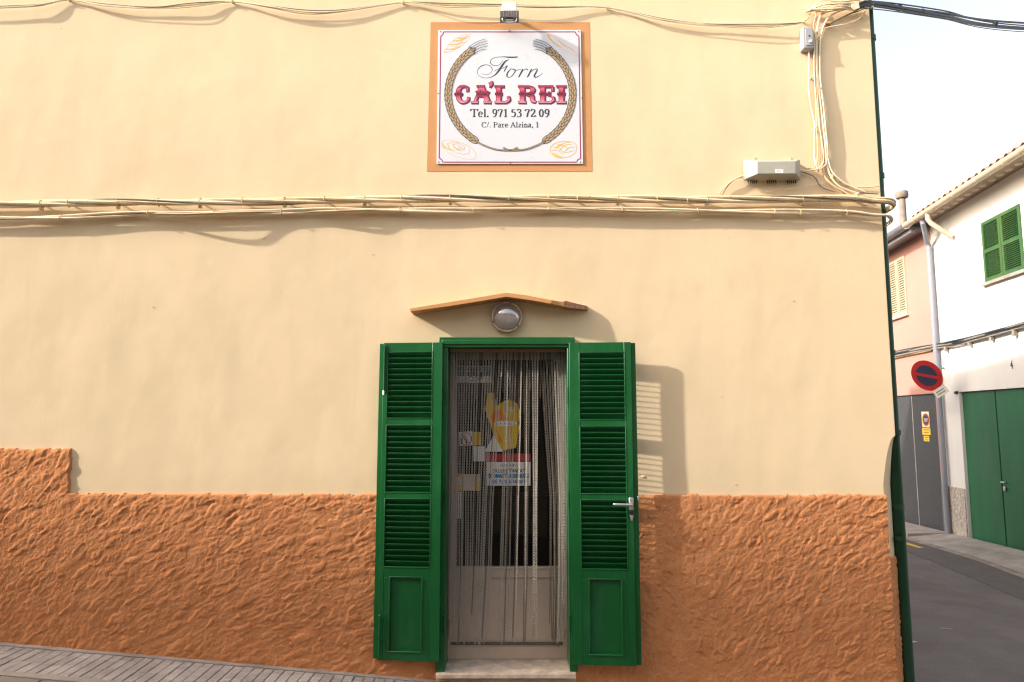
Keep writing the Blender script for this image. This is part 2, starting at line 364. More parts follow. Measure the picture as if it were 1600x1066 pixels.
# corner: square above, chamfered below, with the side wall
mb = MB(); zl = list(np.arange(-0.9, 1.35, 0.05))+list(np.linspace(1.36, 1.66, 16))+[2.2, 3.2, 4.2, ZTOP]
def cham(z): return 0.0 if z >= 1.66 else 0.11*min(1, math.sqrt(max(0, (1.66-z)/0.36)))
DEP = 9.0; prof = []
for z in zl:
    c = max(0.0015, cham(z))
    prof.append([(XE-0.302, 0, z), (XE-c-0.004, 0, z), (XE-c, 0.0015, z), (XE-0.0015, c, z), (XE, c+0.004, z), (XE, 0.6, z), (XE, DEP, z)])
n = 7; vs = [p for row in prof for p in row]
fs = [(i*n+k, i*n+k+1, (i+1)*n+k+1, (i+1)*n+k) for i in range(len(zl)-1) for k in range(n-1)]
mb.add(vs, fs, M_cream); mb.build('corner_wall', bak)
mb = MB(); mb.box(-11, -10.98, 0.01, DEP, -0.9, ZTOP, M_cream); mb.box(-11, XE, DEP, DEP+.02, -0.9, ZTOP, M_cream); mb.build('rear_wall', bak)
mb = MB()                                                       # roof: low pitched, barrel tiles along the eaves
mb.add([(-11.2, -0.22, ZTOP), (XE+0.26, -0.22, ZTOP), (XE+0.26, DEP+.2, ZTOP), (-11.2, DEP+.2, ZTOP),
        (-11.2, -0.22, ZTOP+.07), (XE+0.26, -0.22, ZTOP+.07), (XE+0.26, DEP+.2, ZTOP+.07), (-11.2, DEP+.2, ZTOP+.07),
        (-9, 4.4, ZTOP+1.0), (XE-3.5, 4.4, ZTOP+1.0)],
       [(0, 3, 2, 1), (0, 1, 5, 4), (1, 2, 6, 5), (2, 3, 7, 6), (3, 0, 4, 7), (4, 5, 9, 8), (5, 6, 9), (6, 7, 8, 9), (7, 4, 8)], M_tile)
mb.build('roof', bak)
def half_tile(L=0.42, r0=0.10, r1=0.08, th=0.012, m=M_tile, k=7):
    mb = MB(); vs = []
    for j, (yy, r) in enumerate(((0, r0), (L, r1))):
        for i in range(k):
            t = math.pi*i/(k-1); vs.append((r*math.cos(t), yy, r*math.sin(t)))
        for i in range(k):
            t = math.pi*i/(k-1); vs.append(((r-th)*math.cos(t), yy, (r-th)*math.sin(t)))
    fs = []
    for i in range(k-1):
        fs += [(i, i+1, 2*k+i+1, 2*k+i), (k+i, 3*k+i, 3*k+i+1, k+i+1), (i, k+i, k+i+1, i+1), (2*k+i, 2*k+i+1, 3*k+i+1, 3*k+i)]
    fs += [(0, 2*k, 3*k, k), (k-1, 2*k-1, 4*k-1, 3*k-1)]
    mb.add(vs, fs, m); return mb
mb = MB()
ht = half_tile()
for i in range(int(DEP/0.22)):
    y = -0.1+i*0.22
    vs = [(XE+0.30-v[1], y+v[0], ZTOP+0.07+v[2]) for v in ht.v]; mb.add(vs, ht.f, M_tile)
mb.build('eave_tiles', bak, smooth='auto')['kind'] = 'stuff'

# rough orange base: trowelled scales as real relief
d = 0.0072
bx = np.arange(-4.9, XE-0.104, d); bz = np.arange(-0.62, Z_BASE_LL+0.03, d); X, Z = np.meshgrid(bx, bz)
Hh = 0.004+0.003*waves(X, Z, 0.3, 20, 9)
nst = 9000
for i in range(nst):
    c_x = rng.uniform(bx[0]-.05, bx[-1]+.05); c_z = rng.uniform(bz[0]-.05, bz[-1]+.05)
    big = i < nst*0.6
    L = rng.uniform(.055, .115) if big else rng.uniform(.04, .075); Wd = L*rng.uniform(.30, .44)
    th = R(34)+rng.normal(0, R(11)) + 0.25*math.sin(c_x*1.3)
    if c_x > 0.9 and c_x < 1.5: th = rng.uniform(0, 3); Wd = L*0.6
    i0 = int((c_x-L-bx[0])/d); i1 = int((c_x+L-bx[0])/d)+2; j0 = int((c_z-L-bz[0])/d); j1 = int((c_z+L-bz[0])/d)+2
    i0, j0 = max(0, i0), max(0, j0); i1, j1 = min(len(bx), i1), min(len(bz), j1)
    if i1 <= i0 or j1 <= j0: continue
    xx = X[j0:j1, i0:i1]-c_x; zz = Z[j0:j1, i0:i1]-c_z
    u = (xx*math.cos(th)+zz*math.sin(th))/L; v = (-xx*math.sin(th)+zz*math.cos(th))/Wd
    v = v+0.35*u*u*rng.uniform(-1, 1)+0.12*np.sin(u*9+rng.uniform(0, 6))
    rr = u*u+v*v; m = sm((1-rr)/0.35)
    amp = rng.uniform(.0065, .0145)*(1 if big else .75)
    hst = amp*(0.15+0.85*np.sqrt(np.clip(1-rr, 0, 1)))*(0.80+0.16*v-0.14*u)+rng.uniform(0, .003)
    Hh[j0:j1, i0:i1] = Hh[j0:j1, i0:i1]*(1-m)+hst*m
Hh += 0.0007*waves(X, Z, 0.035, 30, 12)+0.0003*rng.normal(0, 1, Hh.shape)
jag = 0.004*waves(X, Z*0, 0.25, 12, 21)+0.0025*waves(X, Z*0, 0.06, 12, 22)
top = np.where(X < X_STEP+0.003*np.sin(Z*40), Z_BASE_LL, np.where(X < 0, Z_BASE_L+(X+2)*-0.004, Z_BASE_R))+jag
inside = (Z < top) & ~((X > wx(691, 1000)) & (X < wx(896, 1000)))
# soften relief towards rims so that the lip reads
edge = np.clip((top-Z)/0.02, 0, 1)
Y = np.where(inside, -(0.014+Hh*(0.4+0.6*edge)), 0.006)
keep = inside[:-1, :-1] | inside[1:, :-1] | inside[:-1, 1:] | inside[1:, 1:]
rb = grid_obj('rough_base', bx, bz, Y, keep, M_orange_rough, bak)
# its return on the chamfer
cz_ = np.arange(-0.62, wz(1395, 872), 0.008); cu = np.linspace(0, 0.156, 20); X, Z = np.meshgrid(cu, cz_)
Yc = -(0.006+0.005*np.abs(waves(X, Z, 0.09, 24, 31))+0.002*waves(X, Z, 0.03, 20, 32)); Yc[-1, :] = 0.004
def chmap(X, Y, Z):
    t = X/0.156; px = (XE-0.108)+t*0.109; py = -0.004+t*0.111
    return np.stack([px-Y*0.7, py+Y*0.7, Z], -1)
grid_obj('chamfer_base', cu, cz_, Yc, np.ones((len(cz_)-1, len(cu)-1), bool), M_orange_rough, bak, mapf=chmap)

# painted orange surround of the sign
q = [wp(673, 35), wp(921, 35), wp(925, 268), wp(667, 268)]
mb = MB(); n = 12
y0 = -0.0022
mb.add([(q[3].x, y0, q[3].z), (q[2].x, y0, q[2].z), (q[1].x, y0, q[1].z), (q[0].x, y0, q[0].z),
        (q[3].x, 0.01, q[3].z), (q[2].x, 0.01, q[2].z), (q[1].x, 0.01, q[1].z), (q[0].x, 0.01, q[0].z)],
       [(0, 1, 2, 3), (0, 4, 5, 1), (1, 5, 6, 2), (2, 6, 7, 3), (3, 7, 4, 0)], M_orange)
mb.build('painted_surround', bak)

for px, py, w_ in ((1005, 745, .02), (1150, 757, .007), (1139, 372, .006), (583, 398, .006), (1128, 620, .006), (412, 372, .014), (240, 480, .006), (1240, 470, .007), (96, 45, .006)):
    a = wp(px, py); mb = MB(); k_ = 9; rr_ = [w_*random.uniform(.5, 1.2) for _ in range(k_)]
    vs = [(a.x+rr_[i]*math.cos(6.283*i/k_), 0.004, a.z+rr_[i]*.6*math.sin(6.283*i/k_)) for i in range(k_)]+[(a.x+rr_[i]*.6*math.cos(6.283*i/k_), -.0062, a.z+rr_[i]*.35*math.sin(6.283*i/k_)) for i in range(k_)]
    mb.add(vs, [tuple(range(k_, 2*k_))]+[(i, (i+1) % k_, k_+(i+1) % k_, k_+i) for i in range(k_)], M_cable_pale if w_ > .01 else M_orange); mb.build('plaster_chip', bak)
# canopy slab over the door, right end broken away
PC = 0.152
def cpx(px, py): p = wp(px, py, -PC); return p.x, p.z
topf = [cpx(640, 482)]+[cpx(px, py) for px, py in ((700, 472), (750, 464), (791, 457), (820, 461), (845, 465.5), (862, 469))]
botf = [cpx(641, 487)]+[cpx(px, py) for px, py in ((700, 479), (750, 471), (791, 464), (820, 468), (845, 472), (860, 475))]
mb = MB(); N = len(topf)
vs = []
for (x, zt), (xb, zb) in zip(topf, botf):
    j = random.uniform(-.0015, .0015)
    vs += [(x, -PC, zt+j), (xb, -PC, zb), (x, 0.01, zt+j+0.004), (xb, 0.01, zb)]
fs = []
for i in range(N-1):
    a, b = i*4, i*4+4
    fs += [(a+1, b+1, b, a), (a, b, b+2, a+2), (a+1, a+3, b+3, b+1)]
fs += [(0, 2, 3, 1), (N*4-4, N*4-3, N*4-1, N*4-2)]
mb.add(vs, fs, M_orange); mb.build('door_canopy', bak, bevel=0.002)
mb = MB()
brk = [(862, 469, 475, -PC+0.004), (872, 471, 477, -0.125), (881, 471.5, 479, -0.118), (884, 470, 480, -0.105), (899, 474, 482, -0.085), (914, 477.5, 483.5, -0.055), (918, 478, 484, -0.03)]
vs = []
for px, pt, pb, yy in brk:
    a = wp(px, pt, yy); b = wp(px, pb, yy); vs += [(a.x, yy, a.z), (b.x, yy, b.z), (a.x+.004, 0.01, a.z-0.002), (a.x+.004, 0.01, b.z-0.002)]
for i in range(len(brk)-1):
    a, b = i*4, i*4+4
    mb.add(vs[a:a+8], [(1, 5, 4, 0), (0, 4, 6, 2), (1, 3, 7, 5)], M_orange if i in (0, 1) else M_brick)
mb.add(vs[-4:], [(0, 2, 3, 1)], M_brick)
tag(mb.build('broken_canopy_end', bak), 'chipped clay end of the door canopy')

# threshold and step stone
mb = MB(); mb.box(wx(681, 1033, -0.09), wx(900, 1033, -0.09), -0.09, 0.0, -0.032, 0.0, M_marble)
mb.box(DX0+.002, DX1-.002, 0.0, 0.27, -0.032, 0.0, M_marble); mb.build('threshold', bak, bevel=0.004)
mb = MB(); mb.box(wx(683, 1045), wx(899, 1045), -0.035, 0.10, -0.75, -0.034, M_stone); mb.build('step_stone', bak, bevel=0.006)

# green door frame
FY = -0.055
mb = MB()
fx0, fx1, fz1 = wx(686, 529, FY), wx(898, 529, FY), wz(790, 527, FY)
ix0, ix1, iz1 = wx(700, 545, FY), wx(886, 545, FY), wz(790, 543, FY)
jx0 = wx(692, 1000, FY); jx1 = wx(893, 1000, FY)
mb.box(fx0, fx1, FY, 0.0, iz1, fz1, M_green)
mb.box(fx0-.0, ix0, FY+.003, 0.17, 0.0, iz1-.001, M_green); mb.box(ix1, fx1, FY+.003, 0.17, 0.0, iz1-.001, M_green)
mb.box(fx0+.02, fx1-.02, 0.0, 0.17, iz1+.002, DZT+.02, M_green)
mb.box(fx0+.022, fx1-.022, FY-.010, FY, iz1+.022, fz1-.022, M_green)
mb.build('door_frame', bak, bevel=0.004)
for sx in (-1, 1):
    for zc in (0.33, 1.2, 1.95):
        mb = MB(); xh = (ix0-0.004) if sx < 0 else (ix1+0.004)
        mb.tube([(xh, FY-0.008, zc-0.06), (xh, FY-0.008, zc+0.06)], 0.008, M_green, 8); mb.build('hinge', bak, smooth='auto')

# inner glazed door, set back
IY = 0.20
ax0, ax1 = wx(697, 780, IY), wx(887, 780, IY); az1 = wz(790, 541, IY)+.03
gx0, gx1 = wx(713, 780, IY), wx(872, 780, IY); gzt, gzb = wz(790, 562, IY), wz(790, 886, IY)
door = bpy.data.objects.new('door', None); col.objects.link(door); door.parent = bak
tag(door, 'pale glazed inner door behind the chain curtain')
mb = MB(); mb.box(ax0-.06, gx0, IY, IY+.05, 0.002, az1, M_white); mb.build('stile', door, bevel=0.003)
mb = MB(); mb.box(gx1, ax1+.06, IY, IY+.05, 0.002, az1, M_white); mb.build('stile', door, bevel=0.003)
mb = MB(); mb.box(gx0, gx1, IY+.002, IY+.05, gzt, az1, M_white); mb.build('top_rail', door, bevel=0.003)
mb = MB(); mb.box(gx0, gx1, IY+.001, IY+.05, gzb-0.08, gzb, M_white); mb.box(gx0, gx1, IY-.006, IY+.001, gzb-.014, gzb-.002, M_white); mb.build('middle_rail', door, bevel=0.003)
mb = MB(); mb.box(gx0, gx1, IY+.012, IY+.04, 0.12, gzb-.0805, M_white); mb.build('lower_panel', door)
mb = MB(); mb.box(gx0, gx1, IY+.001, IY+.05, 0.002, 0.119, M_white); mb.box(gx0-.03, gx1+.03, IY-.012, IY+.001, 0.105, 0.125, M_flodark); mb.build('bottom_rail', door, bevel=0.003)
mb = MB(); mb.box(gx0, gx1, IY+.022, IY+.026, gzb, gzt, M_glass); mb.build('glass_pane', door)
mb = MB(); mb.box(wx(697.5, 870, IY-.03), wx(701, 870, IY-.03), IY-.014, IY-.001, wz(700, 862, IY-.01), wz(700, 855, IY-.01), M_black); mb.build('lock', door)
# shop interior: floor, back wall and counter, dark
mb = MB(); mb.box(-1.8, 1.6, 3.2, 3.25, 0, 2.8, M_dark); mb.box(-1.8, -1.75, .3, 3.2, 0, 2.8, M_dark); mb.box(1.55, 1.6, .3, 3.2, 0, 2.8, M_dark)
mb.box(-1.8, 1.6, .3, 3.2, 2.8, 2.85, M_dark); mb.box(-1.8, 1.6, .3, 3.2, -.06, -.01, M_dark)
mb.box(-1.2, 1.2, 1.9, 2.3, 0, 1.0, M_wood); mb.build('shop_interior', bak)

# ------------------------------------------------------------------ shutters (bakery > shutter > slats ...)
def shutter(side):
    if side < 0:
        hx, hy, fx, fy = wx(691.5, 536, -.10), -.100, wx(599.5, 536, -.062), -.062
        lo, name_l = -1, 'left green louvred shutter folded back with long bolt'
        zt = wz(645, 535.5, -.08); zb = wz(640, 1033, -.08)
    else:
        hx, hy, fx, fy = wx(889, 536, -.095), -.095, wx(985.5, 535, -.128), -.128
        zt = wz(940, 535, -.11); zb = wz(940, 1040, -.11); name_l = 'right green louvred shutter with lever handle and key'
    Wd = math.hypot(fx-hx, fy-hy)
    sh = bpy.data.objects.new('shutter', None); col.objects.link(sh); sh.parent = bak; tag(sh, name_l)
    # local x runs hinge -> free edge along the front face; local y points to the wall (back)
    ux = Vector((fx-hx, fy-hy, 0)).normalized()
    uy = Vector((-ux.y, ux.x, 0)) if side > 0 else Vector((ux.y, -ux.x, 0))
    def T(v):
        p = Vector((hx, hy, 0))+ux*v[0]+uy*v[1]; return (p.x, p.y, v[2])
    def fin(mb, name, bevel=0.0025, smooth=False):
        mb.v = [T(v) for v in mb.v]; return mb.build(name, sh, bevel=bevel, smooth=smooth)
    th = 0.038
    pw_ = Wd/ (92.0 if side < 0 else 96.5)     # metres per photo px
    if side < 0: la, lb = (691.5-675.5)*pw_, (691.5-607)*pw_
    else: la, lb = (905.5-889)*pw_, (974.5-889)*pw_
    def Z(py): return wz(645 if side < 0 else 940, py, -.08 if side < 0 else -.11)
    o = 0 if side < 0 else 2
    p1 = (Z(551+o*.2), Z(653+o)); p2 = (Z(665+o), Z(769+o)); p3 = (Z(780+o), Z(886+o*1.5)); pn = (Z(903+o*1.5), Z(1018+o*2.3))
    mb = MB(); mb.box(0, la, 0, th, zb, zt, M_green); fin(mb, 'stile')
    mb = MB(); mb.box(lb, Wd, 0, th, zb, zt, M_green); fin(mb, 'stile')
    # rebate lip on the free edge
    mb = MB(); mb.box(Wd, Wd+0.035, 0.014, th-.004, zb+.004, zt-.004, M_green); fin(mb, 'edge_strip')
    for a, b in ((zt, p1[0]), (p1[1], p2[0]), (p2[1], p3[0])):
        mb = MB(); mb.box(la, lb, 0.0015, th-.002, b, a, M_green); fin(mb, 'rail')
    # bottom panel with its frame
    na, nb = (0.30*Wd, 0.80*Wd) if side < 0 else (0.30*Wd, 0.80*Wd)
    if side < 0: na, nb = (691.5-664)*pw_, (691.5-617)*pw_
    else: na, nb = (917-889)*pw_, (964-889)*pw_
    mb = MB(); mb.box(la, lb, 0.0015, th-.002, pn[0], p3[1], M_green); fin(mb, 'rail')
    mb = MB(); mb.box(la, lb, 0.0015, th-.002, zb, pn[1], M_green); fin(mb, 'rail')
    mb = MB(); mb.box(la, na, 0.001, th-.002, pn[1], pn[0], M_green); fin(mb, 'mullion')
    mb = MB(); mb.box(nb, lb, 0.001, th-.002, pn[1], pn[0], M_green); fin(mb, 'mullion')
    mb = MB(); mb.box(na, nb, 0.018, 0.028, pn[1], pn[0], M_green); fin(mb, 'panel', 0)
    def moulding(a, b, z0, z1, w=0.010, h=0.006):
        mb = MB(); mb.box(a-w, b+w, -h, 0.0, z1, z1+w, M_green); mb.box(a-w, b+w, -h, 0.0, z0-w, z0, M_green)
        mb.box(a-w, a, -h, 0.0, z0, z1, M_green); mb.box(b, b+w, -h, 0.0, z0, z1, M_green); return fin(mb, 'moulding')
    moulding(na, nb, pn[1], pn[0])
    for pz in (p1, p2, p3):
        moulding(la, lb, pz[1], pz[0], 0.006, 0.004)
        nsl = 12; pitch = (pz[0]-pz[1])/nsl
        for k in range(nsl):
            zc = pz[0]-(k+0.5)*pitch
            mb = MB()
            # folded back, the slats run down towards the wall
            a0, a1 = (0.003, zc+pitch*0.50), (th-0.005, zc-pitch*0.55); t2 = 0.0030
            poly = [(a0[0], a0[1]-t2), (a0[0], a0[1]+t2), (a1[0], a1[1]+t2), (a1[0], a1[1]-t2)]
            mb.add([(la-.002, u, v) for u, v in poly]+[(lb+.002, u, v) for u, v in poly],
                   [(0, 1, 2, 3), (4, 7, 6, 5), (0, 4, 5, 1), (1, 5, 6, 2), (2, 6, 7, 3), (3, 7, 4, 0)], M_green)
            fin(mb, 'slat', 0.0008)
    if side < 0:
        bx_ = Wd-0.012
        mb = MB(); mb.tube([(bx_, -.012, zt-.03), (bx_, -.012, zt-.36)], 0.0065, M_green, 8)
        mb.box(bx_-.014, bx_+.014, -.006, 0, zt-.37, zt-.02, M_green)
        mb.tube([(bx_, -.012, zt-.36), (bx_-.002, -.020, zt-.385)], [0.009, 0.007], M_steel, 8); fin(mb, 'bolt', 0, 'auto')
        zc = Z(968)
        mb = MB(); mb.tube([(bx_-.004, -.012, zc+.03), (bx_-.004, -.012, zb+.02)], 0.006, M_green, 8)
        mb.box(bx_-.02, bx_+.012, -.012, 0, zc-.012, zc+.006, M_green); mb.box(bx_-.02, bx_+.012, -.012, 0, zc-.15, zc-.135, M_green)
        mb.tube([(bx_-.004, -.014, zc+.03), (bx_-.004, -.026, zc+.03)], 0.006, M_steel, 8); fin(mb, 'bolt', 0, 'auto')
    else:
        hxl = Wd-(985.5-981.5)*pw_*1.0; zc = Z(787)
        mb = MB(); mb.box(hxl-.016, hxl+.016, -.012, 0, zc-.045, zc+.045, M_steel); b = fin(mb, 'handle_plate', 0.006)
        mb = MB(); mb.tube([(hxl, -.01, zc-.002), (hxl, -.045, zc-.002)], 0.011, M_steel, 12)
        mb.tube([(hxl+.005, -.045, zc-.002), (hxl-.06, -.047, zc), (hxl-.12, -.045, zc+.001), (hxl-.128, -.040, zc+.001)], [0.011, 0.010, 0.009, 0.008], M_steel, 12); fin(mb, 'lever', 0, 'auto')
        mb = MB(); zk = Z(806); mb.prism([(hxl-.014, zk-.02), (hxl+.014, zk-.02), (hxl+.012, zk+.028), (hxl-.012, zk+.028)], 'y', -.006, 0, M_black); fin(mb, 'keyhole_plate')
        mb = MB(); mb.tube([(hxl, -.006, zk), (hxl, -.02, zk-.002)], .004, M_steel, 8)
        mb.prism([(hxl-.011, zk+.010), (hxl+.011, zk+.010), (hxl+.012, zk-.004), (hxl+.004, zk-.030), (hxl-.004, zk-.030), (hxl-.012, zk-.004)], 'y', -.024, -.019, M_steel); fin(mb, 'key', .001)
        mb = MB(); mb.box(Wd+.028, Wd+.040, 0.0, .03, Z(782), Z(775), M_steel); fin(mb, 'latch')
    return sh
shutter(-1); shutter(1)

# ------------------------------------------------------------------ chain curtain
CY = 0.055
cur = thing('chain_curtain', 'aluminium chain fly curtain hanging in the green bakery doorway', 'curtain', (wx(792, 545, CY), CY, wz(792, 548, CY)))
co = cur.location
crz = wz(792, 548, CY)
mb = MB(); mb.box(ix0+.002-co.x, ix1-.002-co.x, -.012, .012, -0.012, 0.016, M_rail); mb.build('rail', cur, bevel=.002)
def link_loop(k):
    pts = []
    for i in range(6):
        t = 2*math.pi*i/6+math.pi/6; pts.append((0.0062*math.cos(t), 0.0098*math.sin(t)))
    return pts
LP = link_loop(0); PIT = 0.0120
def chain(px_pts, yy, zlen, k):
    """px_pts: photo x at heights top, 660, 780, 900, bottom -> path"""
    pys = [548, 660, 780, 900, 1005]
    zz = [wz(p, q_, yy) for p, q_ in zip(px_pts, pys)]; xx = [wx(p, q_, yy) for p, q_ in zip(px_pts, pys)]
    zz = np.array(zz[::-1]); xx = np.array(xx[::-1])
    n = int(zlen/PIT); V = []; Fc = []; r = random.Random(k); ph = r.uniform(0, 3); tw = r.uniform(-.25, .25)
    for i in range(n):
        z = crz-0.006-PIT*(i+.5)
        x = float(np.interp(z, zz, xx)); x2 = float(np.interp(z-0.05, zz, xx)); lean = (x2-x)/0.05
        an = (math.pi/2)*(i % 2)+0.6+ph*0+tw*math.sin(i*.05+ph)
        ca, sa = math.cos(an), math.sin(an); o = len(V)
        for j, (a, b) in enumerate(LP):
            ex, ey = a*ca, a*sa; nx_, ny_ = -sa, ca; l = math.hypot(a, b) or 1
            ra, rb = a/l, b/l
            for s_ in range(3):
                q_ = 2*math.pi*s_/3; cw = 0.0015*math.cos(q_); sw = 0.0015*math.sin(q_)
                dx = (a+ra*cw)*ca+nx_*sw; dy = (a+ra*cw)*sa+ny_*sw; dz = b+rb*cw
                V.append((x+dx-dz*lean-co.x, yy+dy-co.y, z+dz-co.z))
        for j in range(6):
            for s_ in range(3):
                a0, a1, b0, b1 = j*3+s_, j*3+(s_+1) % 3, ((j+1) % 6)*3+s_, ((j+1) % 6)*3+(s_+1) % 3
                Fc.append((o+a0, o+a1, o+b1, o+b0))
    mb = MB(); mb.v = V; mb.f = Fc; mb.mats = [M_chain if (k < 100 and r.random() < .8) else M_chain_dull_shaded]; mb.m = [0]*len(Fc)
    return mb.build('chain', cur, smooth=True, fixn=False)
rc = random.Random(5)
mids = []
def cl(a, b, n, sh): 
    for i in range(n): mids.append((a+(b-a)*(i+.5)/n+rc.uniform(-.6, .6), sh))
cl(701, 709, 3, 0); cl(712, 733, 6, -2); cl(734, 752, 5, -7); cl(753, 771, 6, -12)
cl(783, 800, 5, -10); cl(806, 812, 2, -8); cl(818, 826, 3, -3); cl(832, 840, 3, -1)
cl(858, 863, 2, 0); cl(864, 872, 3, 2); cl(873, 886, 5, 0)
mids.sort(); n = len(mids)
for i, (mx, sh) in enumerate(mids):
    tx = 703.5+(884.5-703.5)*(i+.5)/n
    m660 = tx*0.55+mx*0.45
    b9 = mx+sh*0.35+rc.uniform(-1, 1); bb = mx+sh*0.8+rc.uniform(-3, 3)
    if i < 4: b9, bb = mx+rc.uniform(-1, 1), mx+rc.uniform(-2, 3)
    bb = min(max(bb, 698), 886)
    zl = crz-wz(792, rc.uniform(996, 1008), CY)
    if rc.random() < .12: zl *= rc.uniform(.85, .96)
    chain([tx, m660, mx, b9, bb], CY+rc.uniform(-.014, .014), zl, i)
# second, rear row (short hooks of the rail seen as a dense mesh at the top)
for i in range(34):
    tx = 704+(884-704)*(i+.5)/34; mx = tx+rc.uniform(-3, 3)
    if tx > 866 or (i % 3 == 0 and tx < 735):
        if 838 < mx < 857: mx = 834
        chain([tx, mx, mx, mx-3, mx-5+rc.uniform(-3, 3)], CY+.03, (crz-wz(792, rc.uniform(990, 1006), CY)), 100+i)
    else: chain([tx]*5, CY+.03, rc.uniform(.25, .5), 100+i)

# ------------------------------------------------------------------ flat print helpers
class Pen:
    """strokes of print in photo pixels, laid on the plane y = Y; each stroke a hair further out"""
    def __init__(s, Y): s.mb = MB(); s.Y = Y; s.k = 0
    def poly(s, pts, m):
        s.k += 1; y = s.Y-0.00002*s.k
        vs = [wp(a, b, s.Y) for a, b in pts]; s.mb.add([(v.x, y, v.z) for v in vs], [tuple(range(len(vs)))], m)
    def line(s, pts, w, m, curve=True, n=6, caps=False):
        p = crom([(a, b, 0) for a, b in pts], n) if curve and len(pts) > 2 else [Vector((a, b, 0)) for a, b in pts]
        ws = w if hasattr(w, '__len__') else [w]*len(pts)
        L = [0]; 
        s.k += 1; y = s.Y-0.00002*s.k; vs = []; N = len(p)
        for i, q_ in enumerate(p):
            t = (p[min(i+1, N-1)]-p[max(i-1, 0)])
            if t.length < 1e-6: t = Vector((1, 0, 0))
            t.normalize(); nn = Vector((-t.y, t.x, 0))
            f = i/(N-1)*(len(ws)-1); a = int(f); b = min(a+1, len(ws)-1); ww = ws[a]+(ws[b]-ws[a])*(f-a)
            for sg in (-1, 1):
                c = q_+nn*sg*ww/2; v = wp(c.x, c.y, s.Y); vs.append((v.x, y, v.z))
        s.mb.add(vs, [(2*i, 2*i+1, 2*i+3, 2*i+2) for i in range(N-1)], m)
    def ell(s, cx_, cy_, rx, ry, m, rot=0, n=20, a0=0, a1=360):
        pts = []
        for i in range(n):
            t = R(a0+(a1-a0)*i/(n if a1-a0 == 360 else n-1)); u, v = rx*math.cos(t), ry*math.sin(t)
            pts.append((cx_+u*math.cos(rot)-v*math.sin(rot), cy_+u*math.sin(rot)+v*math.cos(rot)))
        return pts
    def build(s, name, parent): return s.mb.build(name, parent, fixn=False)

# small serif alphabet: strokes in units of cap height, y up; direction gives thick or thin
def arc(cx_, cy_, rx, ry, a0, a1, n=14): return [(cx_+rx*math.cos(R(a0+(a1-a0)*i/n)), cy_+ry*math.sin(R(a0+(a1-a0)*i/n))) for i in range(n+1)]
S = lambda x0, x1, y: ('s', [(x0, y), (x1, y)])
GL = {
 'T': (.80, [[(.02, .96), (.78, .96)], [(.40, .96), (.40, .03)], S(.22, .58, .03), [(.04, .96), (.04, .76)], [(.76, .96), (.76, .76)]]),
 'e': (.56, [[(.08, .36), (.46, .36)], arc(.27, .34, .19, .32, 5, 320)]),
 'l': (.34, [[(.17, 1.0), (.17, .03)], S(.04, .30, .03), S(.05, .17, .98)]),
 '.': (.30, [('d', (.14, .08))]),
 ',': (.30, [('d', (.14, .08)), [(.17, .06), (.10, -.14)]]),
 '9': (.60, [arc(.30, .68, .19, .29, -20, 340), [(.49, .66), (.46, .35), (.32, .08), (.12, .02)]]),
 '7': (.60, [[(.08, .92), (.52, .92)], [(.08, .92), (.08, .74)], [(.52, .92), (.36, .50), (.26, .0)]]),
 '1': (.50, [[(.26, .98), (.26, .03)], S(.10, .42, .03), [(.10, .84), (.26, .96)]]),
 '5': (.60, [[(.18, .92), (.52, .92)], [(.18, .92), (.15, .58)], [(.15, .56), (.34, .62), (.48, .48), (.48, .22), (.32, .04), (.08, .06)]]),
 '3': (.60, [[(.10, .80), (.22, .96), (.42, .92), (.44, .70), (.30, .56), (.24, .54)], [(.26, .54), (.44, .48), (.50, .28), (.40, .06), (.20, .02), (.08, .10)]]),
 '2': (.60, [[(.09, .74), (.16, .93), (.34, .97), (.47, .82), (.42, .58), (.24, .30), (.08, .07)], [(.08, .06), (.52, .06)], [(.52, .06), (.55, .22)]]),
 '0': (.60, [arc(.30, .49, .19, .45, 0, 360, 20)]),
 '4': (.60, [[(.40, .98), (.40, .0)], [(.38, .96), (.05, .28)], [(.05, .26), (.56, .26)]]),
 'C': (.78, [arc(.42, .49, .32, .46, 50, 315, 18), [(.66, .96), (.66, .70)]]),
 '/': (.40, [[(.34, 1.0), (.04, -.02)]]),
 'P': (.70, [[(.18, .96), (.18, .03)], S(.04, .34, .03), S(.04, .40, .96), [(.20, .96), (.46, .95), (.60, .74), (.46, .50), (.20, .48)]]),
 'a': (.56, [[(.10, .54), (.22, .66), (.36, .60), (.36, .10), (.50, .04)], [(.36, .40), (.12, .30), (.09, .10), (.22, .02), (.36, .14)]]),
 'r': (.46, [[(.15, .66), (.15, .03)], S(.02, .30, .03), S(.03, .15, .64), [(.15, .46), (.26, .64), (.40, .60)]]),
 'A': (.80, [[(.40, .98), (.10, .03)], [(.40, .98), (.68, .03)], [(.20, .32), (.58, .32)], S(.0, .22, .03), S(.54, .82, .03)]),
 'z': (.52, [[(.07, .62), (.44, .62)], [(.42, .62), (.08, .04)], [(.06, .05), (.46, .05)]]),
 'i': (.34, [[(.17, .66), (.17, .03)], S(.04, .30, .03), S(.05, .17, .64), ('d', (.17, .92))]),
 'n': (.62, [[(.15, .66), (.15, .03)], S(.03, .28, .03), S(.04, .15, .64), [(.16, .48), (.28, .64), (.43, .60), (.47, .42), (.47, .03)], S(.36, .60, .03)]),
 ' ': (.28, []),
}
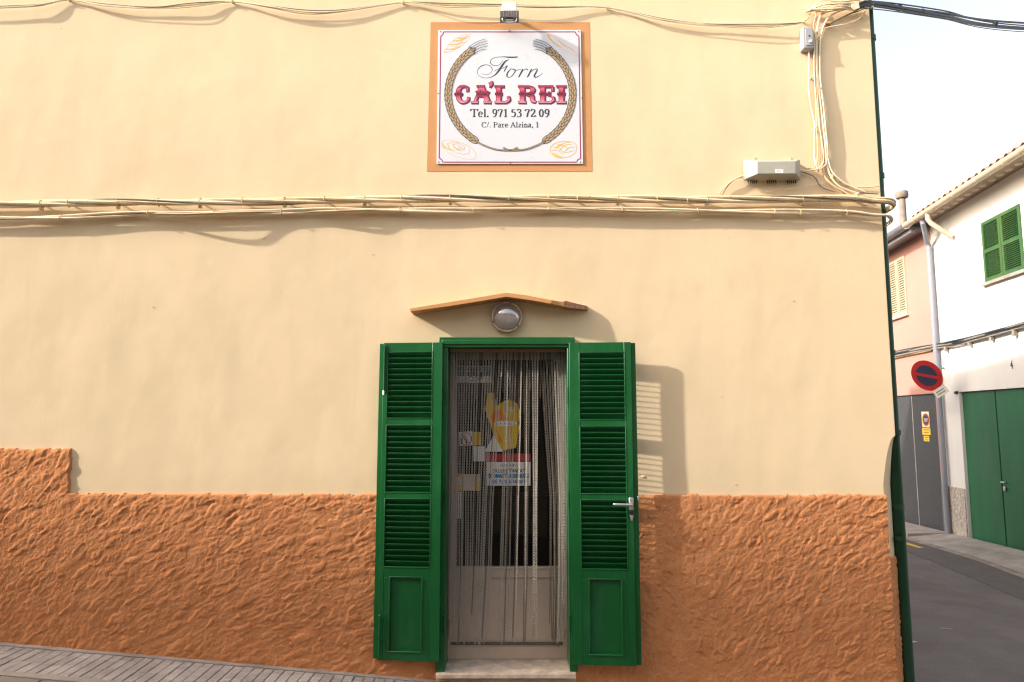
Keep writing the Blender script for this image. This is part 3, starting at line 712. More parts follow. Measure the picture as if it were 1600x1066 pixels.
for ch, g in {'D': (.8, [[(.18, .96), (.18, .03)], [(.1, .96), (.42, .94), (.66, .7), (.66, .3), (.42, .05), (.1, .03)]]), 'I': (.36, [[(.18, .96), (.18, .03)]]),
              'L': (.62, [[(.14, .96), (.14, .03)], [(.14, .05), (.56, .05)]]), 'U': (.76, [[(.12, .96), (.12, .3), (.36, .03), (.6, .3), (.6, .96)]]),
              'N': (.76, [[(.12, .0), (.12, .98)], [(.12, .96), (.62, .04)], [(.62, .0), (.62, .98)]]), 'S': (.6, [[(.5, .82), (.3, .97), (.1, .76), (.3, .5), (.5, .26), (.3, .03), (.08, .16)]]),
              'E': (.62, [[(.14, .96), (.14, .03)], [(.14, .94), (.54, .94)], [(.14, .5), (.48, .5)], [(.14, .05), (.56, .05)]]),
              'M': (.88, [[(.1, 0), (.1, .98)], [(.1, .96), (.42, .2)], [(.42, .2), (.74, .96)], [(.74, .98), (.74, 0)]]),
              'R': (.7, [[(.14, .96), (.14, .0)], [(.14, .95), (.44, .94), (.56, .74), (.42, .5), (.14, .48)], [(.36, .48), (.58, .0)]]),
              'G': (.78, [arc(.42, .49, .32, .46, 50, 340, 18), [(.42, .42), (.72, .42)]]), ':': (.3, [('d', (.14, .1)), ('d', (.14, .6))]),
              'H': (.74, [[(.12, 0), (.12, .98)], [(.6, 0), (.6, .98)], [(.12, .5), (.6, .5)]]), 'O': (.8, [arc(.4, .49, .3, .46, 0, 360, 18)])}.items(): GL[ch] = g
def text(pen, txt, x, y, h, m, thick, thin, fit=None, sans=False):
    adv = sum(GL[c][0] for c in txt); sx = h if fit is None else fit/adv
    for c in txt:
        a, st = GL[c]
        for q_ in st:
            if q_[0] == 'd':
                cx_, cy_ = q_[1]; pen.poly(pen.ell(x+cx_*sx, y-cy_*h, thick*.62, thick*.62, m, n=10), m); continue
            ser = q_[0] == 's'; pts = q_[1] if ser else q_
            P = [(x+u*sx, y-v*h) for u, v in pts]
            if ser:
                if not sans: pen.line(P, thin, m, curve=False)
                continue
            if len(P) == 2:
                dx, dy = P[1][0]-P[0][0], P[1][1]-P[0][1]; l = math.hypot(dx, dy); f = abs(dy)/l
                w = thick if sans else thin+(thick-thin)*f
                if not sans and c in 'A4' and dx*dy < 0 : w = thin*1.3
                if not sans and c in '7/' : w = thick if c == '7' and f > .5 else thin*1.1
                pen.line(P, w, m, curve=False)
            else:
                V = crom([(p[0], p[1], 0) for p in P], 4) if len(P) < 9 else [Vector((p[0], p[1], 0)) for p in P]
                ws = []
                for i in range(len(V)):
                    t = V[min(i+1, len(V)-1)]-V[max(i-1, 0)]; f = abs(t.y)/max(t.length, 1e-6); ws.append(thick if sans else thin+(thick-thin)*f**1.5)
                pen.line([(v.x, v.y) for v in V], ws, m, curve=False)
        x += a*sx

# ------------------------------------------------------------------ shop sign
SY = -0.011
sp = wp(797, 256, SY)
sign = thing('shop_sign', 'square white enamel bakery sign with wheat wreath on the orange painted surround', 'sign', (sp.x, 0, sp.z))
inv = Vector((sp.x, 0, sp.z))
def reb(o):      # meshes were made in world coordinates: shift under their parent
    o.matrix_parent_inverse = Matrix.Translation(-Vector(o.parent.location)) if o.parent and o.parent.rotation_euler.z == 0 else o.matrix_parent_inverse
    return o
mb = MB(); c4 = [wp(684.5, 47, SY), wp(907.5, 47, SY), wp(911, 256, SY), wp(682, 256, SY)]
mb.add([(c.x, SY, c.z) for c in c4]+[(c.x, SY+.006, c.z) for c in c4], [(3, 2, 1, 0), (4, 5, 6, 7), (0, 1, 5, 4), (1, 2, 6, 5), (2, 3, 7, 6), (3, 0, 4, 7)], M_signw)
reb(mb.build('panel', sign))
mb = MB()
for px, py in ((700, 60), (893, 60), (700, 244), (893, 244)):
    a = wp(px, py); mb.box(a.x-.01, a.x+.01, SY+.006, 0, a.z-.01, a.z+.01, M_flodark)
reb(mb.build('standoff', sign))
for px, py in ((688.5, 49.5), (904, 49.5), (907, 253.5), (685.5, 253.5), (796, 48), (797, 254.5), (684.5, 146), (909, 153)):
    a = wp(px, py, SY); mb = MB(); mb.lathe([(0.0001, -.004), (.004, -.003), (.005, 0)], (a.x, SY-.0002, a.z), 'y', M_flodark, 10); reb(mb.build('screw', sign, smooth=True))
pen = Pen(SY-.0006)
bd = [(693, 50), (899, 50), (900.5, 54), (904.5, 57), (907.2, 248), (903, 249.5), (901, 253.5), (692, 253.5), (690, 249.5), (686.2, 247), (688.6, 57), (692, 54)]
for a, b in zip(bd, bd[1:]+bd[:1]): pen.line([a, b], 1.6, M_magenta, curve=False)
reb(pen.build('border', sign))
# wheat ears
EC = (797.5, 147.5); RX, RY = 97.5, 87.5
def ep(deg, off=0): return (EC[0]+(RX+off)*math.cos(R(deg)), EC[1]-(RY+off)*math.sin(R(deg)))
for sgn in (-1, 1):
    pen = Pen(SY-.0008)
    def A(d, off=0):       # d measured down from the top-of-ear, mirrored
        x_, y_ = ep(180-d if sgn < 0 else d, off); return (x_, y_)
    d0, d1, ns = 52, -57, 21
    for i in range(ns):
        t = d1+(d0-d1)*i/ns; st = (d0-d1)/ns
        for off, lean in ((-3.9, -.7), (3.9, .7), (0, 0)):
            tt = t+(st*.5 if off == 0 else 0)
            a, b = A(tt-.35*st, off*.55), A(tt+1.25*st, off+lean); 
            cx_, cy_ = (a[0]+b[0])/2, (a[1]+b[1])/2; L = math.hypot(b[0]-a[0], b[1]-a[1])/2; an = math.atan2(b[1]-a[1], b[0]-a[0])
            pen.poly(pen.ell(cx_, cy_, L*1.05, 2.6, None, an, 10), M_ink); pen.poly(pen.ell(cx_, cy_, L*.86, 1.75, None, an, 10), M_wheat)
    for k, off in enumerate((-6.5, -3.2, 0, 3.2, 6.5)):
        a = A(d0-1, off); b = A(d0+7, off*1.1); e = A(d0+15+k*0.8-(2 if k in (0, 4) else 0), off*1.2)
        # awns straighten out
        e = (e[0], e[1]+2); pen.line([a, b, e], [.8, .7, .6], M_inkblue)
    st_ = [A(d1+1, 0), A(d1-8, 0.5), A(d1-20, 1), A(d1-33, 0), A(d1-40, -3.5)]
    pen.line(st_, 2.4, M_ink); pen.line(st_, 1.3, M_wheat)
    reb(pen.build('wheat_ear', sign))
# pastry drawings in the corners
def P7(l): return [(680+a/9.69, 40+b/9.69) for a, b in l]
pen = Pen(SY-.0007)
pen.line(P7([(130, 410), (170, 340), (230, 260), (320, 195), (440, 145), (535, 135), (500, 205), (430, 275), (340, 340), (240, 390), (130, 410)]), .8, M_pastry_pale)
for l in ([(170, 360), (290, 350), (380, 300)], [(210, 290), (330, 280), (440, 250)], [(270, 235), (380, 220), (480, 190)], [(330, 190), (420, 190), (510, 155)]): pen.line(P7(l), [1.2, 2.2, .8], M_pastry)
for l in ([(240, 300), (300, 320), (330, 290)], [(300, 235), (380, 250), (420, 215)]): pen.line(P7(l), .8, M_pastry_pale)
reb(pen.build('pastry_drawing', sign))
def P5(l): return [(740+a/8, b/8) for a, b in l]
pen = Pen(SY-.0007)
pen.line(P5([(920, 425), (940, 480), (1000, 540), (1080, 590), (1200, 650), (1300, 700), (1280, 650), (1180, 590), (1080, 520), (990, 450), (920, 425)]), .7, M_pastry_pale)
pen.line(P5([(925, 430), (960, 490), (1020, 550), (1090, 585)]), [3, 2, .8], M_pastry); pen.line(P5([(1050, 490), (1130, 570), (1210, 600), (1250, 640)]), .9, M_pastry)
reb(pen.build('pastry_drawing', sign))
def P8(l): return [(690+a/7.27, 110+b/7.27) for a, b in l]
pen = Pen(SY-.0007)
pen.line(P8([(0, 815), (60, 790), (200, 815), (320, 865), (385, 940), (375, 1005), (270, 1005), (130, 960), (30, 900), (0, 840), (0, 815)]), .7, M_pastry_pale)
pen.line(P8([(60, 830), (170, 815), (280, 850), (320, 910), (280, 950), (170, 935), (90, 890), (60, 830)]), .7, M_pastry_pale)
pen.line(P8([(120, 840), (200, 835), (255, 870), (240, 905), (160, 895), (130, 850)]), .7, M_pastry)
pen.line(P8([(5, 820), (30, 870), (90, 905)]), [1, 3, 1], M_pastry_y); pen.line(P8([(65, 840), (90, 890), (140, 910)]), [1, 2.2, 1], M_pastry_y); pen.line(P8([(130, 835), (150, 880), (210, 900)]), [1, 2.2, .8], M_pastry_y); pen.line(P8([(180, 850), (210, 880), (240, 880)]), [1, 2, .8], M_pastry_y)
reb(pen.build('pastry_drawing', sign))
pen = Pen(SY-.0007)
pen.line(P8([(1235, 930), (1240, 870), (1310, 820), (1420, 805), (1510, 830), (1535, 880), (1500, 950), (1400, 990), (1300, 990), (1235, 930)]), 1.0, M_pastry_y)
for l in ([(1245, 915), (1310, 905), (1390, 960)], [(1300, 890), (1380, 830), (1450, 815)], [(1330, 915), (1400, 850), (1480, 840)], [(1385, 940), (1440, 880), (1520, 870)], [(1310, 840), (1400, 860), (1430, 900)], [(1260, 870), (1330, 880), (1390, 930), (1500, 915)]): pen.line(P8(l), [.8, 1.3, .6], M_pastry_y)
pen.line(P8([(1260, 940), (1310, 970), (1370, 985)]), [2, 4, 1], M_pastry_y); pen.line(P8([(1300, 880), (1340, 850), (1380, 835)]), [1, 3, 1], M_pastry)
reb(pen.build('pastry_drawing', sign))
# script word
pen = Pen(SY-.0007)
pen.line(P7([(700, 728), (780, 745), (855, 700), (852, 630), (775, 595), (690, 618), (637, 690), (670, 765), (780, 795), (880, 765), (950, 700), (1010, 610), (1060, 545), (1112, 515)]), [.5, .5, .6, 1.0, .9, 1.2, .6, .6, .7, 1.2, 2.6, 3.2, 2.2, .8], M_inkblue)
pen.line(P7([(1030, 525), (970, 595), (895, 608), (838, 570), (850, 515), (920, 482), (1030, 474), (1120, 480), (1230, 478)])+[(808.5, 88.2)], [.5, .6, .9, 1.1, .8, .7, 1.0, 2.2, 2.0, .5], M_inkblue)
pen.line(P7([(895, 692), (960, 655), (1020, 645), (1092, 610)]), [.5, .7, .8, .6], M_inkblue); pen.line(P7([(1092, 605), (1042, 695)]), [1.8, 1.4], M_inkblue, curve=False)
def PF(l): return [(640+a/3.675, b/3.675) for a, b in l]
pen.line(PF([(600, 402), (582, 396), (562, 420), (560, 440), (578, 443), (600, 420), (606, 402), (596, 396)]), [.8, 1, 2.0, 1.8, .7, 1.4, 1.6, .7], M_inkblue)
pen.line(PF([(604, 406), (622, 402), (640, 400)]), .6, M_inkblue)
pen.line(PF([(650, 396), (640, 418), (626, 444)]), [1.6, 2.4, 1.6], M_inkblue); pen.line(PF([(632, 432), (650, 408), (668, 396), (678, 402)]), [.5, .6, .9, 2.0], M_inkblue)
pen.line(PF([(700, 396), (690, 418), (676, 444)]), [1.6, 2.4, 1.6], M_inkblue); pen.line(PF([(682, 432), (706, 404), (728, 396), (732, 404), (716, 436), (724, 444), (744, 436), (762, 420)]), [.5, .7, 1, 1.8, 2.4, 1.4, .7, .5], M_inkblue)
reb(pen.build('script_lettering', sign))
# big red display word
def grad_mat():
    m = bpy.data.materials.new('ink_red_blend'); m.use_nodes = True; n = m.node_tree; p = n.nodes['Principled BSDF']; p.inputs['Roughness'].default_value = .4
    g = n.nodes.new('ShaderNodeNewGeometry'); sx = n.nodes.new('ShaderNodeSeparateXYZ'); n.links.new(g.outputs['Position'], sx.inputs[0])
    mr = n.nodes.new('ShaderNodeMapRange'); mr.inputs[1].default_value = wz(797, 133.5, SY); mr.inputs[2].default_value = wz(797, 160.5, SY)
    n.links.new(sx.outputs[2], mr.inputs[0]); rp = n.nodes.new('ShaderNodeValToRGB'); cr = rp.color_ramp
    st = [(0, (.50, .10, .15)), (.10, (.25, .004, .03)), (.20, (.60, .14, .19)), (.34, (.45, .04, .08)), (.42, (.26, .003, .02)), (.54, (.09, .002, .012)), (.60, (.30, .008, .03)), (.72, (.55, .10, .15)), (1, (.60, .28, .32))]
    cr.elements[0].position = st[0][0]; cr.elements[0].color = (*st[0][1], 1); cr.elements[1].position = 1; cr.elements[1].color = (*st[-1][1], 1)
    for a, c in st[1:-1]: e = cr.elements.new(a); e.color = (*c, 1)
    n.links.new(mr.outputs[0], rp.inputs[0]); n.links.new(rp.outputs[0], p.inputs['Base Color']); return m
M_grad = grad_mat()
LET = [ # (points in crop units, widths)
 [([(292, 245), (290, 185)], 20), ([(292, 195), (255, 180), (215, 190), (190, 225), (188, 270), (192, 320), (220, 355), (265, 360), (298, 335), (300, 300)], [18, 22, 34, 46, 46, 46, 34, 20, 20, 22]), ([(145, 270), (190, 255), (225, 270), (190, 290), (145, 270)], 16)],
 [([(445, 178), (380, 350)], 26), ([(450, 178), (520, 350)], 50), ([(395, 180), (485, 180)], 20), ([(330, 362), (415, 362)], 20), ([(472, 362), (562, 362)], 20), ([(395, 282), (500, 282)], 34), ([(385, 250), (420, 235)], 18), ([(490, 235), (540, 262)], 22)],
 [([(550, 130), (562, 155), (545, 198)], [40, 30, 8])],
 [([(645, 180), (645, 358)], 50), ([(598, 182), (712, 182)], 20), ([(598, 362), (740, 362)], 20), ([(735, 358), (765, 335), (752, 295)], [22, 22, 26]), ([(605, 268), (690, 268)], 22)],
 [([(915, 180), (915, 358)], 50), ([(865, 182), (940, 182)], 20), ([(920, 185), (1000, 188), (1035, 225), (1000, 262), (930, 266)], [20, 26, 46, 26, 22]), ([(965, 268), (1020, 290), (1030, 340), (1070, 362)], [26, 44, 42, 16]), ([(865, 362), (960, 362)], 20), ([(875, 268), (930, 268)], 22)],
 [([(1145, 180), (1145, 358)], 50), ([(1095, 182), (1262, 182)], 20), ([(1255, 182), (1258, 240)], 22), ([(1150, 268), (1225, 268)], 22), ([(1222, 240), (1222, 300)], 18), ([(1095, 362), (1245, 362)], 20), ([(1240, 360), (1270, 335), (1258, 298)], [22, 22, 26]), ([(1105, 268), (1145, 268)], 22)],
 [([(1358, 180), (1358, 358)], 52), ([(1300, 182), (1414, 182)], 20), ([(1300, 362), (1414, 362)], 20), ([(1312, 268), (1404, 268)], 24)]]
for WORD in (LET[:4], LET[4:]):
    pen = Pen(SY-.0007)
    for g in WORD:
        for pts, w in g:
            w2 = [q_/7.27+2.6 for q_ in (w if hasattr(w, '__len__') else [w]*len(pts))]
            P = P8([(a+9, b+7) for a, b in pts]); pen.line(P, w2, M_shadowred, curve=len(P) > 2)
    for g in WORD:
        for pts, w in g:
            w2 = [q_/7.27+1.0 for q_ in (w if hasattr(w, '__len__') else [w]*len(pts))]; pen.line(P8(pts), w2, M_magenta, curve=len(pts) > 2)
    for g in WORD:
        for pts, w in g:
            w2 = [max(0.9, q_/7.27-.9) for q_ in (w if hasattr(w, '__len__') else [w]*len(pts))]; pen.line(P8(pts), w2, M_grad, curve=len(pts) > 2)
    reb(pen.build('name_word', sign))
pen = Pen(SY-.0007); text(pen, 'Tel. 971 53 72 09', 735, 183, 12.6, M_ink, 2.3, .9, fit=124); reb(pen.build('phone_lettering', sign))
pen = Pen(SY-.0007); text(pen, 'C/. Pare Alzina, 1', 752, 199.2, 8.4, M_ink, 1.35, .65, fit=90); reb(pen.build('address_lettering', sign))

# ------------------------------------------------------------------ floodlight over the sign
fp = wp(796, 12, 0)
fl = thing('floodlight', 'small white floodlight on an arm above the bakery sign', 'lamp', (fp.x, 0, fp.z))
def rel(mb, t):
    l = t.location; mb.v = [(v[0]-l.x, v[1]-l.y, v[2]-l.z) for v in mb.v]; return mb
a = wp(796, 16, -.13)
mb = MB(); mb.box(fp.x-.012, fp.x+.012, -.10, 0.0, a.z+.02, a.z+.045, M_flodark); mb.box(fp.x-.03, fp.x+.03, -.006, 0, a.z-.01, a.z+.08, M_flodark); rel(mb, fl).build('arm', fl, bevel=.002)
mb = MB(); w_ = .060
tp, bt = wz(796, 3, -.165), wz(796, 18, -.165)
mb.add([(a.x-w_*.95, -.165, tp), (a.x+w_*.95, -.165, tp), (a.x+w_*1.08, -.165, bt), (a.x-w_*1.08, -.165, bt), (a.x-w_*.8, -.10, tp), (a.x+w_*.8, -.10, tp), (a.x+w_*.8, -.10, bt), (a.x-w_*.8, -.10, bt)],
       [(0, 1, 2, 3), (4, 7, 6, 5), (0, 4, 5, 1), (1, 5, 6, 2), (2, 6, 7, 3), (3, 7, 4, 0)], M_flowhite); rel(mb, fl).build('housing', fl, bevel=.008)
mb = MB(); b2 = wz(796, 27, -.17); mb.box(a.x-.073, a.x+.073, -.17, -.09, b2, bt+.004, M_flodark)
for k in range(7): mb.box(a.x-.066+k*.02, a.x-.062+k*.02, -.173, -.170, b2+.006, bt-.002, M_flodark)
rel(mb, fl).build('visor', fl, bevel=.003)
mb = MB(); b3 = wz(796, 34, -.165)
mb.tube([(a.x-.058, -.165, b2+.01), (a.x-.052, -.165, b3+.006), (a.x-.045, -.16, b3), (a.x+.045, -.16, b3), (a.x+.052, -.165, b3+.006), (a.x+.058, -.165, b2+.01)], .0028, M_steel, 6)
rel(mb, fl).build('guard', fl, smooth=True)
mb = MB(); mb.box(a.x-.03, a.x+.03, -.155, -.11, b2-.02, b2, M_glassl); rel(mb, fl).build('lamp_glass', fl, bevel=.004)

# ------------------------------------------------------------------ round bulkhead lamp
lp = wp(792, 495, -.05)
bl = thing('bulkhead_lamp', 'round bulkhead lamp with frosted glass under the gabled door canopy', 'lamp', (lp.x, 0, lp.z))
rl = (wx(816.5, 495, -.05)-wx(767.5, 495, -.05))/2
mb = MB(); mb.lathe([(0.001, 0), (rl*.93, 0), (rl*.95, -.03), (rl, -.034), (rl, -.046), (rl*.97, -.052), (rl*.90, -.052), (rl*.86, -.046), (rl*.80, -.042)], (0, 0, 0), 'y', M_lampring, 48); mb.build('ring', bl, smooth='auto')
mb = MB(); mb.lathe([(rl*.84, -.040), (rl*.80, -.050), (rl*.68, -.062), (rl*.45, -.073), (rl*.2, -.078), (.0005, -.079)], (0, 0, 0), 'y', M_glassl, 48); mb.build('lamp_glass', bl, smooth=True)
for an in (75, 200, 320):
    mb = MB(); mb.lathe([(.0003, -.058), (.005, -.057), (.006, -.050)], (rl*.92*math.cos(R(an)), 0, rl*.92*math.sin(R(an))), 'y', M_black, 8); mb.build('screw', bl, smooth=True)

# ------------------------------------------------------------------ notices on the inner door
NY = IY+.018
def notice(name, label, cat, quad, m, draw=None, rnd=0, NYo=0.0):
    c = wp(sum(q_[0] for q_ in quad)/4, sum(q_[1] for q_ in quad)/4, NY+NYo); t = thing(name, label, cat, tuple(c))
    mb = MB(); vs = [wp(a, b, NY+NYo) for a, b in quad]
    mb.add([(v.x, NY+NYo, v.z) for v in vs]+[(v.x, NY+NYo+.001, v.z) for v in vs], [(3, 2, 1, 0), (4, 5, 6, 7), (0, 1, 5, 4), (1, 2, 6, 5), (2, 3, 7, 6), (3, 0, 4, 7)], m)
    reb(mb.build('sheet', t))
    if draw:
        pen = Pen(NY+NYo-.0006); draw(pen); reb(pen.build('print', t))
    return t
def rq(x0, y0, x1, y1): return [(x0, y0), (x1, y0), (x1, y1), (x0, y1)]
def d_hours(p):
    text(p, 'HORARI', 782, 729, 3.4, M_ink, .7, .5, fit=24, sans=True)
    text(p, 'DILLUNS TANCAT', 769, 738.5, 5.6, M_ink, 1.0, .7, fit=52, sans=True)
    text(p, 'DE DIMARTS A DIUMENGE', 763, 747, 6.6, M_print_blue, 1.5, .9, fit=64, sans=True)
    text(p, 'DE 7:00 A 14:00 H', 769, 755.6, 6, M_print_blue, 1.3, .9, fit=54, sans=True)
notice('opening_hours_notice', 'white opening hours notice with blue print behind the door chains', 'notice', rq(760.5, 722, 829, 759), M_paper, d_hours)
notice('red_sticker', 'red band sticker directly above the white opening hours notice', 'sticker', rq(759, 709, 829, 721), M_paper_red, lambda p: [p.poly(rq(764+i*9, 711.5, 769+i*9, 718.5), M_print_red) for i in range(7)])
def d_top(p):
    p.poly(rq(714, 573, 767, 587.5), M_navy)
    for i, x_ in enumerate((719, 728, 738, 748, 757)):
        p.line([(x_, 586), (x_, 575), (x_+5, 575), (x_+5, 580), (x_, 580.5)], 1.8, M_paper if i % 2 else M_print_blue, curve=False)
    p.line([(733, 592), (736, 588), (740, 591), (744, 587), (748, 591), (753, 588), (751, 593), (735, 595)], 1.2, M_ink)
notice('brand_sticker', 'wide sticker with navy block and white base at upper left of the door glass', 'sticker', rq(713, 572, 768, 598), M_paper, d_top)
def d_ice(p):
    p.poly(p.ell(767, 634, 6.5, 21, None, 0.15, 16), M_poster_y); p.poly(p.ell(784, 652, 17, 13, None, 0, 18), M_poster_or)
    p.poly(p.ell(796, 640, 13, 12, None, 0, 16), M_poster_y); p.poly([(768, 662), (808, 662), (800, 700), (779, 702)], M_poster_y)
    p.poly(p.ell(790, 662, 18, 4.5, None, 0, 16), M_paper)
    for i in range(5): p.line([(774+i*7, 660.5), (777+i*7, 663.5)], 1.4, M_print_red, curve=False)
    p.poly([(774, 668), (786, 690), (780, 692)], M_poster_or); p.poly(p.ell(799, 640, 4.5, 4.5, None, 0, 12), M_paper)
# cut-out ice cream poster, its own outline
c = wp(786, 664, NY); ice = thing('ice_cream_poster', 'orange and yellow cut-out ice cream poster in the middle of the door glass', 'poster', tuple(c))
outl = [(758, 640), (762, 614), (772, 614), (777, 634), (785, 628), (796, 624), (808, 630), (813, 645), (810, 662), (812, 668), (806, 700), (776, 706), (768, 668)]
mb = MB(); vs = [wp(a, b, NY) for a, b in outl]; N = len(outl)
mb.add([(v.x, NY, v.z) for v in vs]+[(v.x, NY+.001, v.z) for v in vs], [tuple(range(N))[::-1], tuple(range(N, 2*N))]+[(i, (i+1) % N, N+(i+1) % N, N+i) for i in range(N)], M_poster_y); reb(mb.build('sheet', ice))
pen = Pen(NY-.0006); d_ice(pen); reb(pen.build('print', ice))
def d_dog(p):
    p.line([(721, 694), (722, 684), (727, 681), (728, 692)], 1.5, M_ink); p.line([(724, 682), (730, 694)], 2.2, M_ink, curve=False); p.line([(720, 678), (736, 695)], 1.6, M_print_red, curve=False)
    q_ = p.ell(728, 686, 9, 9.5, None, 0, 20); 
    for a, b in zip(q_, q_[1:]+q_[:1]): p.line([a, b], 1.3, M_print_red, curve=False)
notice('no_dogs_sign', 'small white square sign with red no dogs symbol on the door glass', 'sign', [(717.5, 675), (738, 674), (738.5, 696), (718, 697)], M_paper, d_dog)
notice('yellow_sticker', 'small yellow sticker right beside the no dogs sign', 'sticker', rq(740, 675, 752, 696), M_poster_y)
notice('blank_note', 'blank pale paper note below the small yellow sticker', 'note', rq(740, 697.5, 757, 721), M_paper)
def d_low(p):
    p.poly(rq(711, 758, 720, 766), M_poster_y); p.poly(rq(742, 752, 750, 766), M_poster_y); p.poly(rq(712, 740, 720, 745), M_poster_or)
notice('cream_label', 'faded cream label strip low on the left of the door glass', 'label', rq(711, 741, 750, 767), M_marble, d_low)
notice('striped_label', 'narrow label with white vertical stripes under the faded cream label', 'label', rq(708, 768.5, 721, 810), M_paper, lambda p: [p.poly(rq(710.5+i*3.4, 770, 712+i*3.4, 809), M_ink) for i in range(3)])
notice('triangle_sticker', 'white triangular sticker between the note and the ice cream poster', 'sticker', [(771, 681), (772, 681), (786, 706), (757, 706)], M_paper, NYo=-.002)

# ------------------------------------------------------------------ cables on the wall
def path(pxs, yy=-.05, extra=None):
    out = []
    for t in pxs:
        y = t[2] if len(t) > 2 else yy; out.append(wp(t[0], t[1], y))
    return out
def resample(pts, step):
    c = crom([tuple(p) for p in pts], 10); out = [c[0]]; acc = 0
    for a, b in zip(c[:-1], c[1:]):
        acc += (b-a).length
        if acc >= step: out.append(b); acc = 0
    return out
def twisted(t, pts, strands, lam, step=0.035, seed=1):
    r = random.Random(seed); c = resample(pts, step); s = 0; ss = [0]
    for a, b in zip(c[:-1], c[1:]): s += (b-a).length; ss.append(s)
    for k, (rad, off, m, ph, l2) in enumerate(strands):
        P = []
        for p, s in zip(c, ss):
            i = min(len(c)-2, max(0, c.index(p))) if False else 0
            an = ph+2*math.pi*s/(lam*l2)
            P.append(p+Vector((0, math.cos(an)*off, math.sin(an)*off))+Vector((0, 0, 0.004*math.sin(s*2.3+ph))))
        mb = MB(); mb.tube([p-Vector(t.location) for p in P], rad, m, 8); mb.build('cable', t, smooth='auto')
    return c
XR = XE
def corner_pts(z, r, dz=0):   # loop round the corner
    return [Vector((XR-.10, -.058, z)), Vector((XR+.01, -.062, z-.004)), Vector((XR+.075+r, -.02, z-.015+dz)), Vector((XR+.07+r, .06, z-.03+dz)), Vector((XR+.035, .16, z-.05+dz)), Vector((XR+.03, .6, z-.06+dz)), Vector((XR+.03, 3.0, z-.1+dz)), Vector((XR+.03, 8.5, z-.1+dz))]
ub = [(-420, 322), (-150, 321), (0, 320), (65, 319), (185, 317), (313, 315.5), (445, 314), (570, 312), (704, 310.5), (850, 311), (965, 311), (1104, 312), (1180, 312), (1250, 311), (1330, 310)]
t = thing('upper_cable_bundle', 'thick cream painted twisted cable bundle, upper of the two runs across the wall', 'cable', (wx(-420, 322, -.055), 0, wz(-420, 322, -.055)))
pts = path(ub, -.055)+corner_pts(wz(1385, 313, -.06), 0.01)
twisted(t, pts, [(.0150, .016, M_cable, 0, 1), (.0145, .016, M_cable, 2.1, 1), (.0140, .016, M_cable_pale, 4.2, 1), (.006, .026, M_cable_grey, 1.0, 1.3), (.007, .024, M_cable, 3.0, 1.6)], 1.9)
def clip(t, px, py, yy, h, w=.013, tail=True):
    a = wp(px, py, yy); l = t.location; mb = MB()
    mb.tube([(a.x+.004*math.sin(k), -0.0+yy*(1)+h*math.cos(2*math.pi*k/12)*.95, a.z+h*math.sin(2*math.pi*k/12)) for k in range(13)], .0035, M_clip, 6)
    mb.box(a.x-.006, a.x+.006, yy, 0.004, a.z-.004, a.z+.004, M_clip)
    if tail:
        mb.box(a.x-.012, a.x+.012, yy-.006, yy+.012, a.z-h-.020, a.z-h+.006, M_clip); mb.box(a.x-.009, a.x+.009, yy-.010, yy-.006, a.z-h-.016, a.z-h-.010, M_cable_grey)
    rel(mb, t).build('cable_clip', t, smooth='auto')
for px, py in ((65, 319), (185, 317), (313, 315.5), (445, 314), (570, 312), (704, 310.5), (965, 311), (1104, 312), (1253, 311)): clip(t, px, py, -.055, .029)
for px, py in ((108, 318), (248, 316.5), (380, 315), (508, 313), (628, 311.5), (795, 311), (858, 311), (902, 311), (1026, 311.5), (1073, 312), (1337, 309)): clip(t, px, py, -.055, .030, tail=False)
lb_ = [(-420, 344), (-150, 342), (0, 341), (95, 339.5), (170, 336), (232, 333.5), (335, 331.5), (440, 331), (525, 327.5), (625, 328), (740, 329), (857, 326.5), (972, 328), (1090, 329.5), (1210, 330.5), (1322, 332)]
t = thing('lower_cable_bundle', 'thinner cream painted cable pair, lower of the two runs across the wall', 'cable', (wx(-420, 344, -.055), 0, wz(-420, 344, -.055)))
pts = path(lb_, -.052)+corner_pts(wz(1385, 336, -.06), -.015, -.015)
twisted(t, pts, [(.0095, .010, M_cable_pale, 1.2, 1), (.0095, .010, M_cable_pale, 4.3, 1), (.005, .014, M_cable, .4, 1.7)], 2.6)
# slack cable standing off the wall between ties: it makes the wandering shadow
sl = [(-420, 343, -.05), (-60, 341, -.05), (0, 341, -.06), (90, 339, -.05), (180, 334, -.03), (235, 333.5, -.055), (290, 334, -.105), (335, 333, -.115), (400, 331, -.07), (470, 331, -.05), (540, 329, -.085), (600, 328, -.06), (740, 330, -.05), (900, 328, -.06), (1100, 331, -.06), (1322, 333, -.05)]
P = resample(path(sl)+corner_pts(wz(1385, 337, -.06), -.03, -.03), .05); mb = MB(); mb.tube([p-Vector(t.location) for p in P], .006, M_cable, 8); mb.build('cable', t, smooth='auto')
P = resample(path([(a, b+1.5, c*.9+.004) for a, b, c in sl]), .05); mb = MB(); mb.tube([p-Vector(t.location) for p in P], .008, M_cable, 8); mb.build('cable', t, smooth='auto')
for px, py in ((95, 339.5), (232, 333.5), (335, 331.5), (440, 331), (525, 327.5), (625, 328), (740, 329), (857, 326.5), (972, 328), (1090, 329.5), (1210, 330.5), (1250, 331), (1322, 332)): clip(t, px, py, -.052, .021, tail=False)
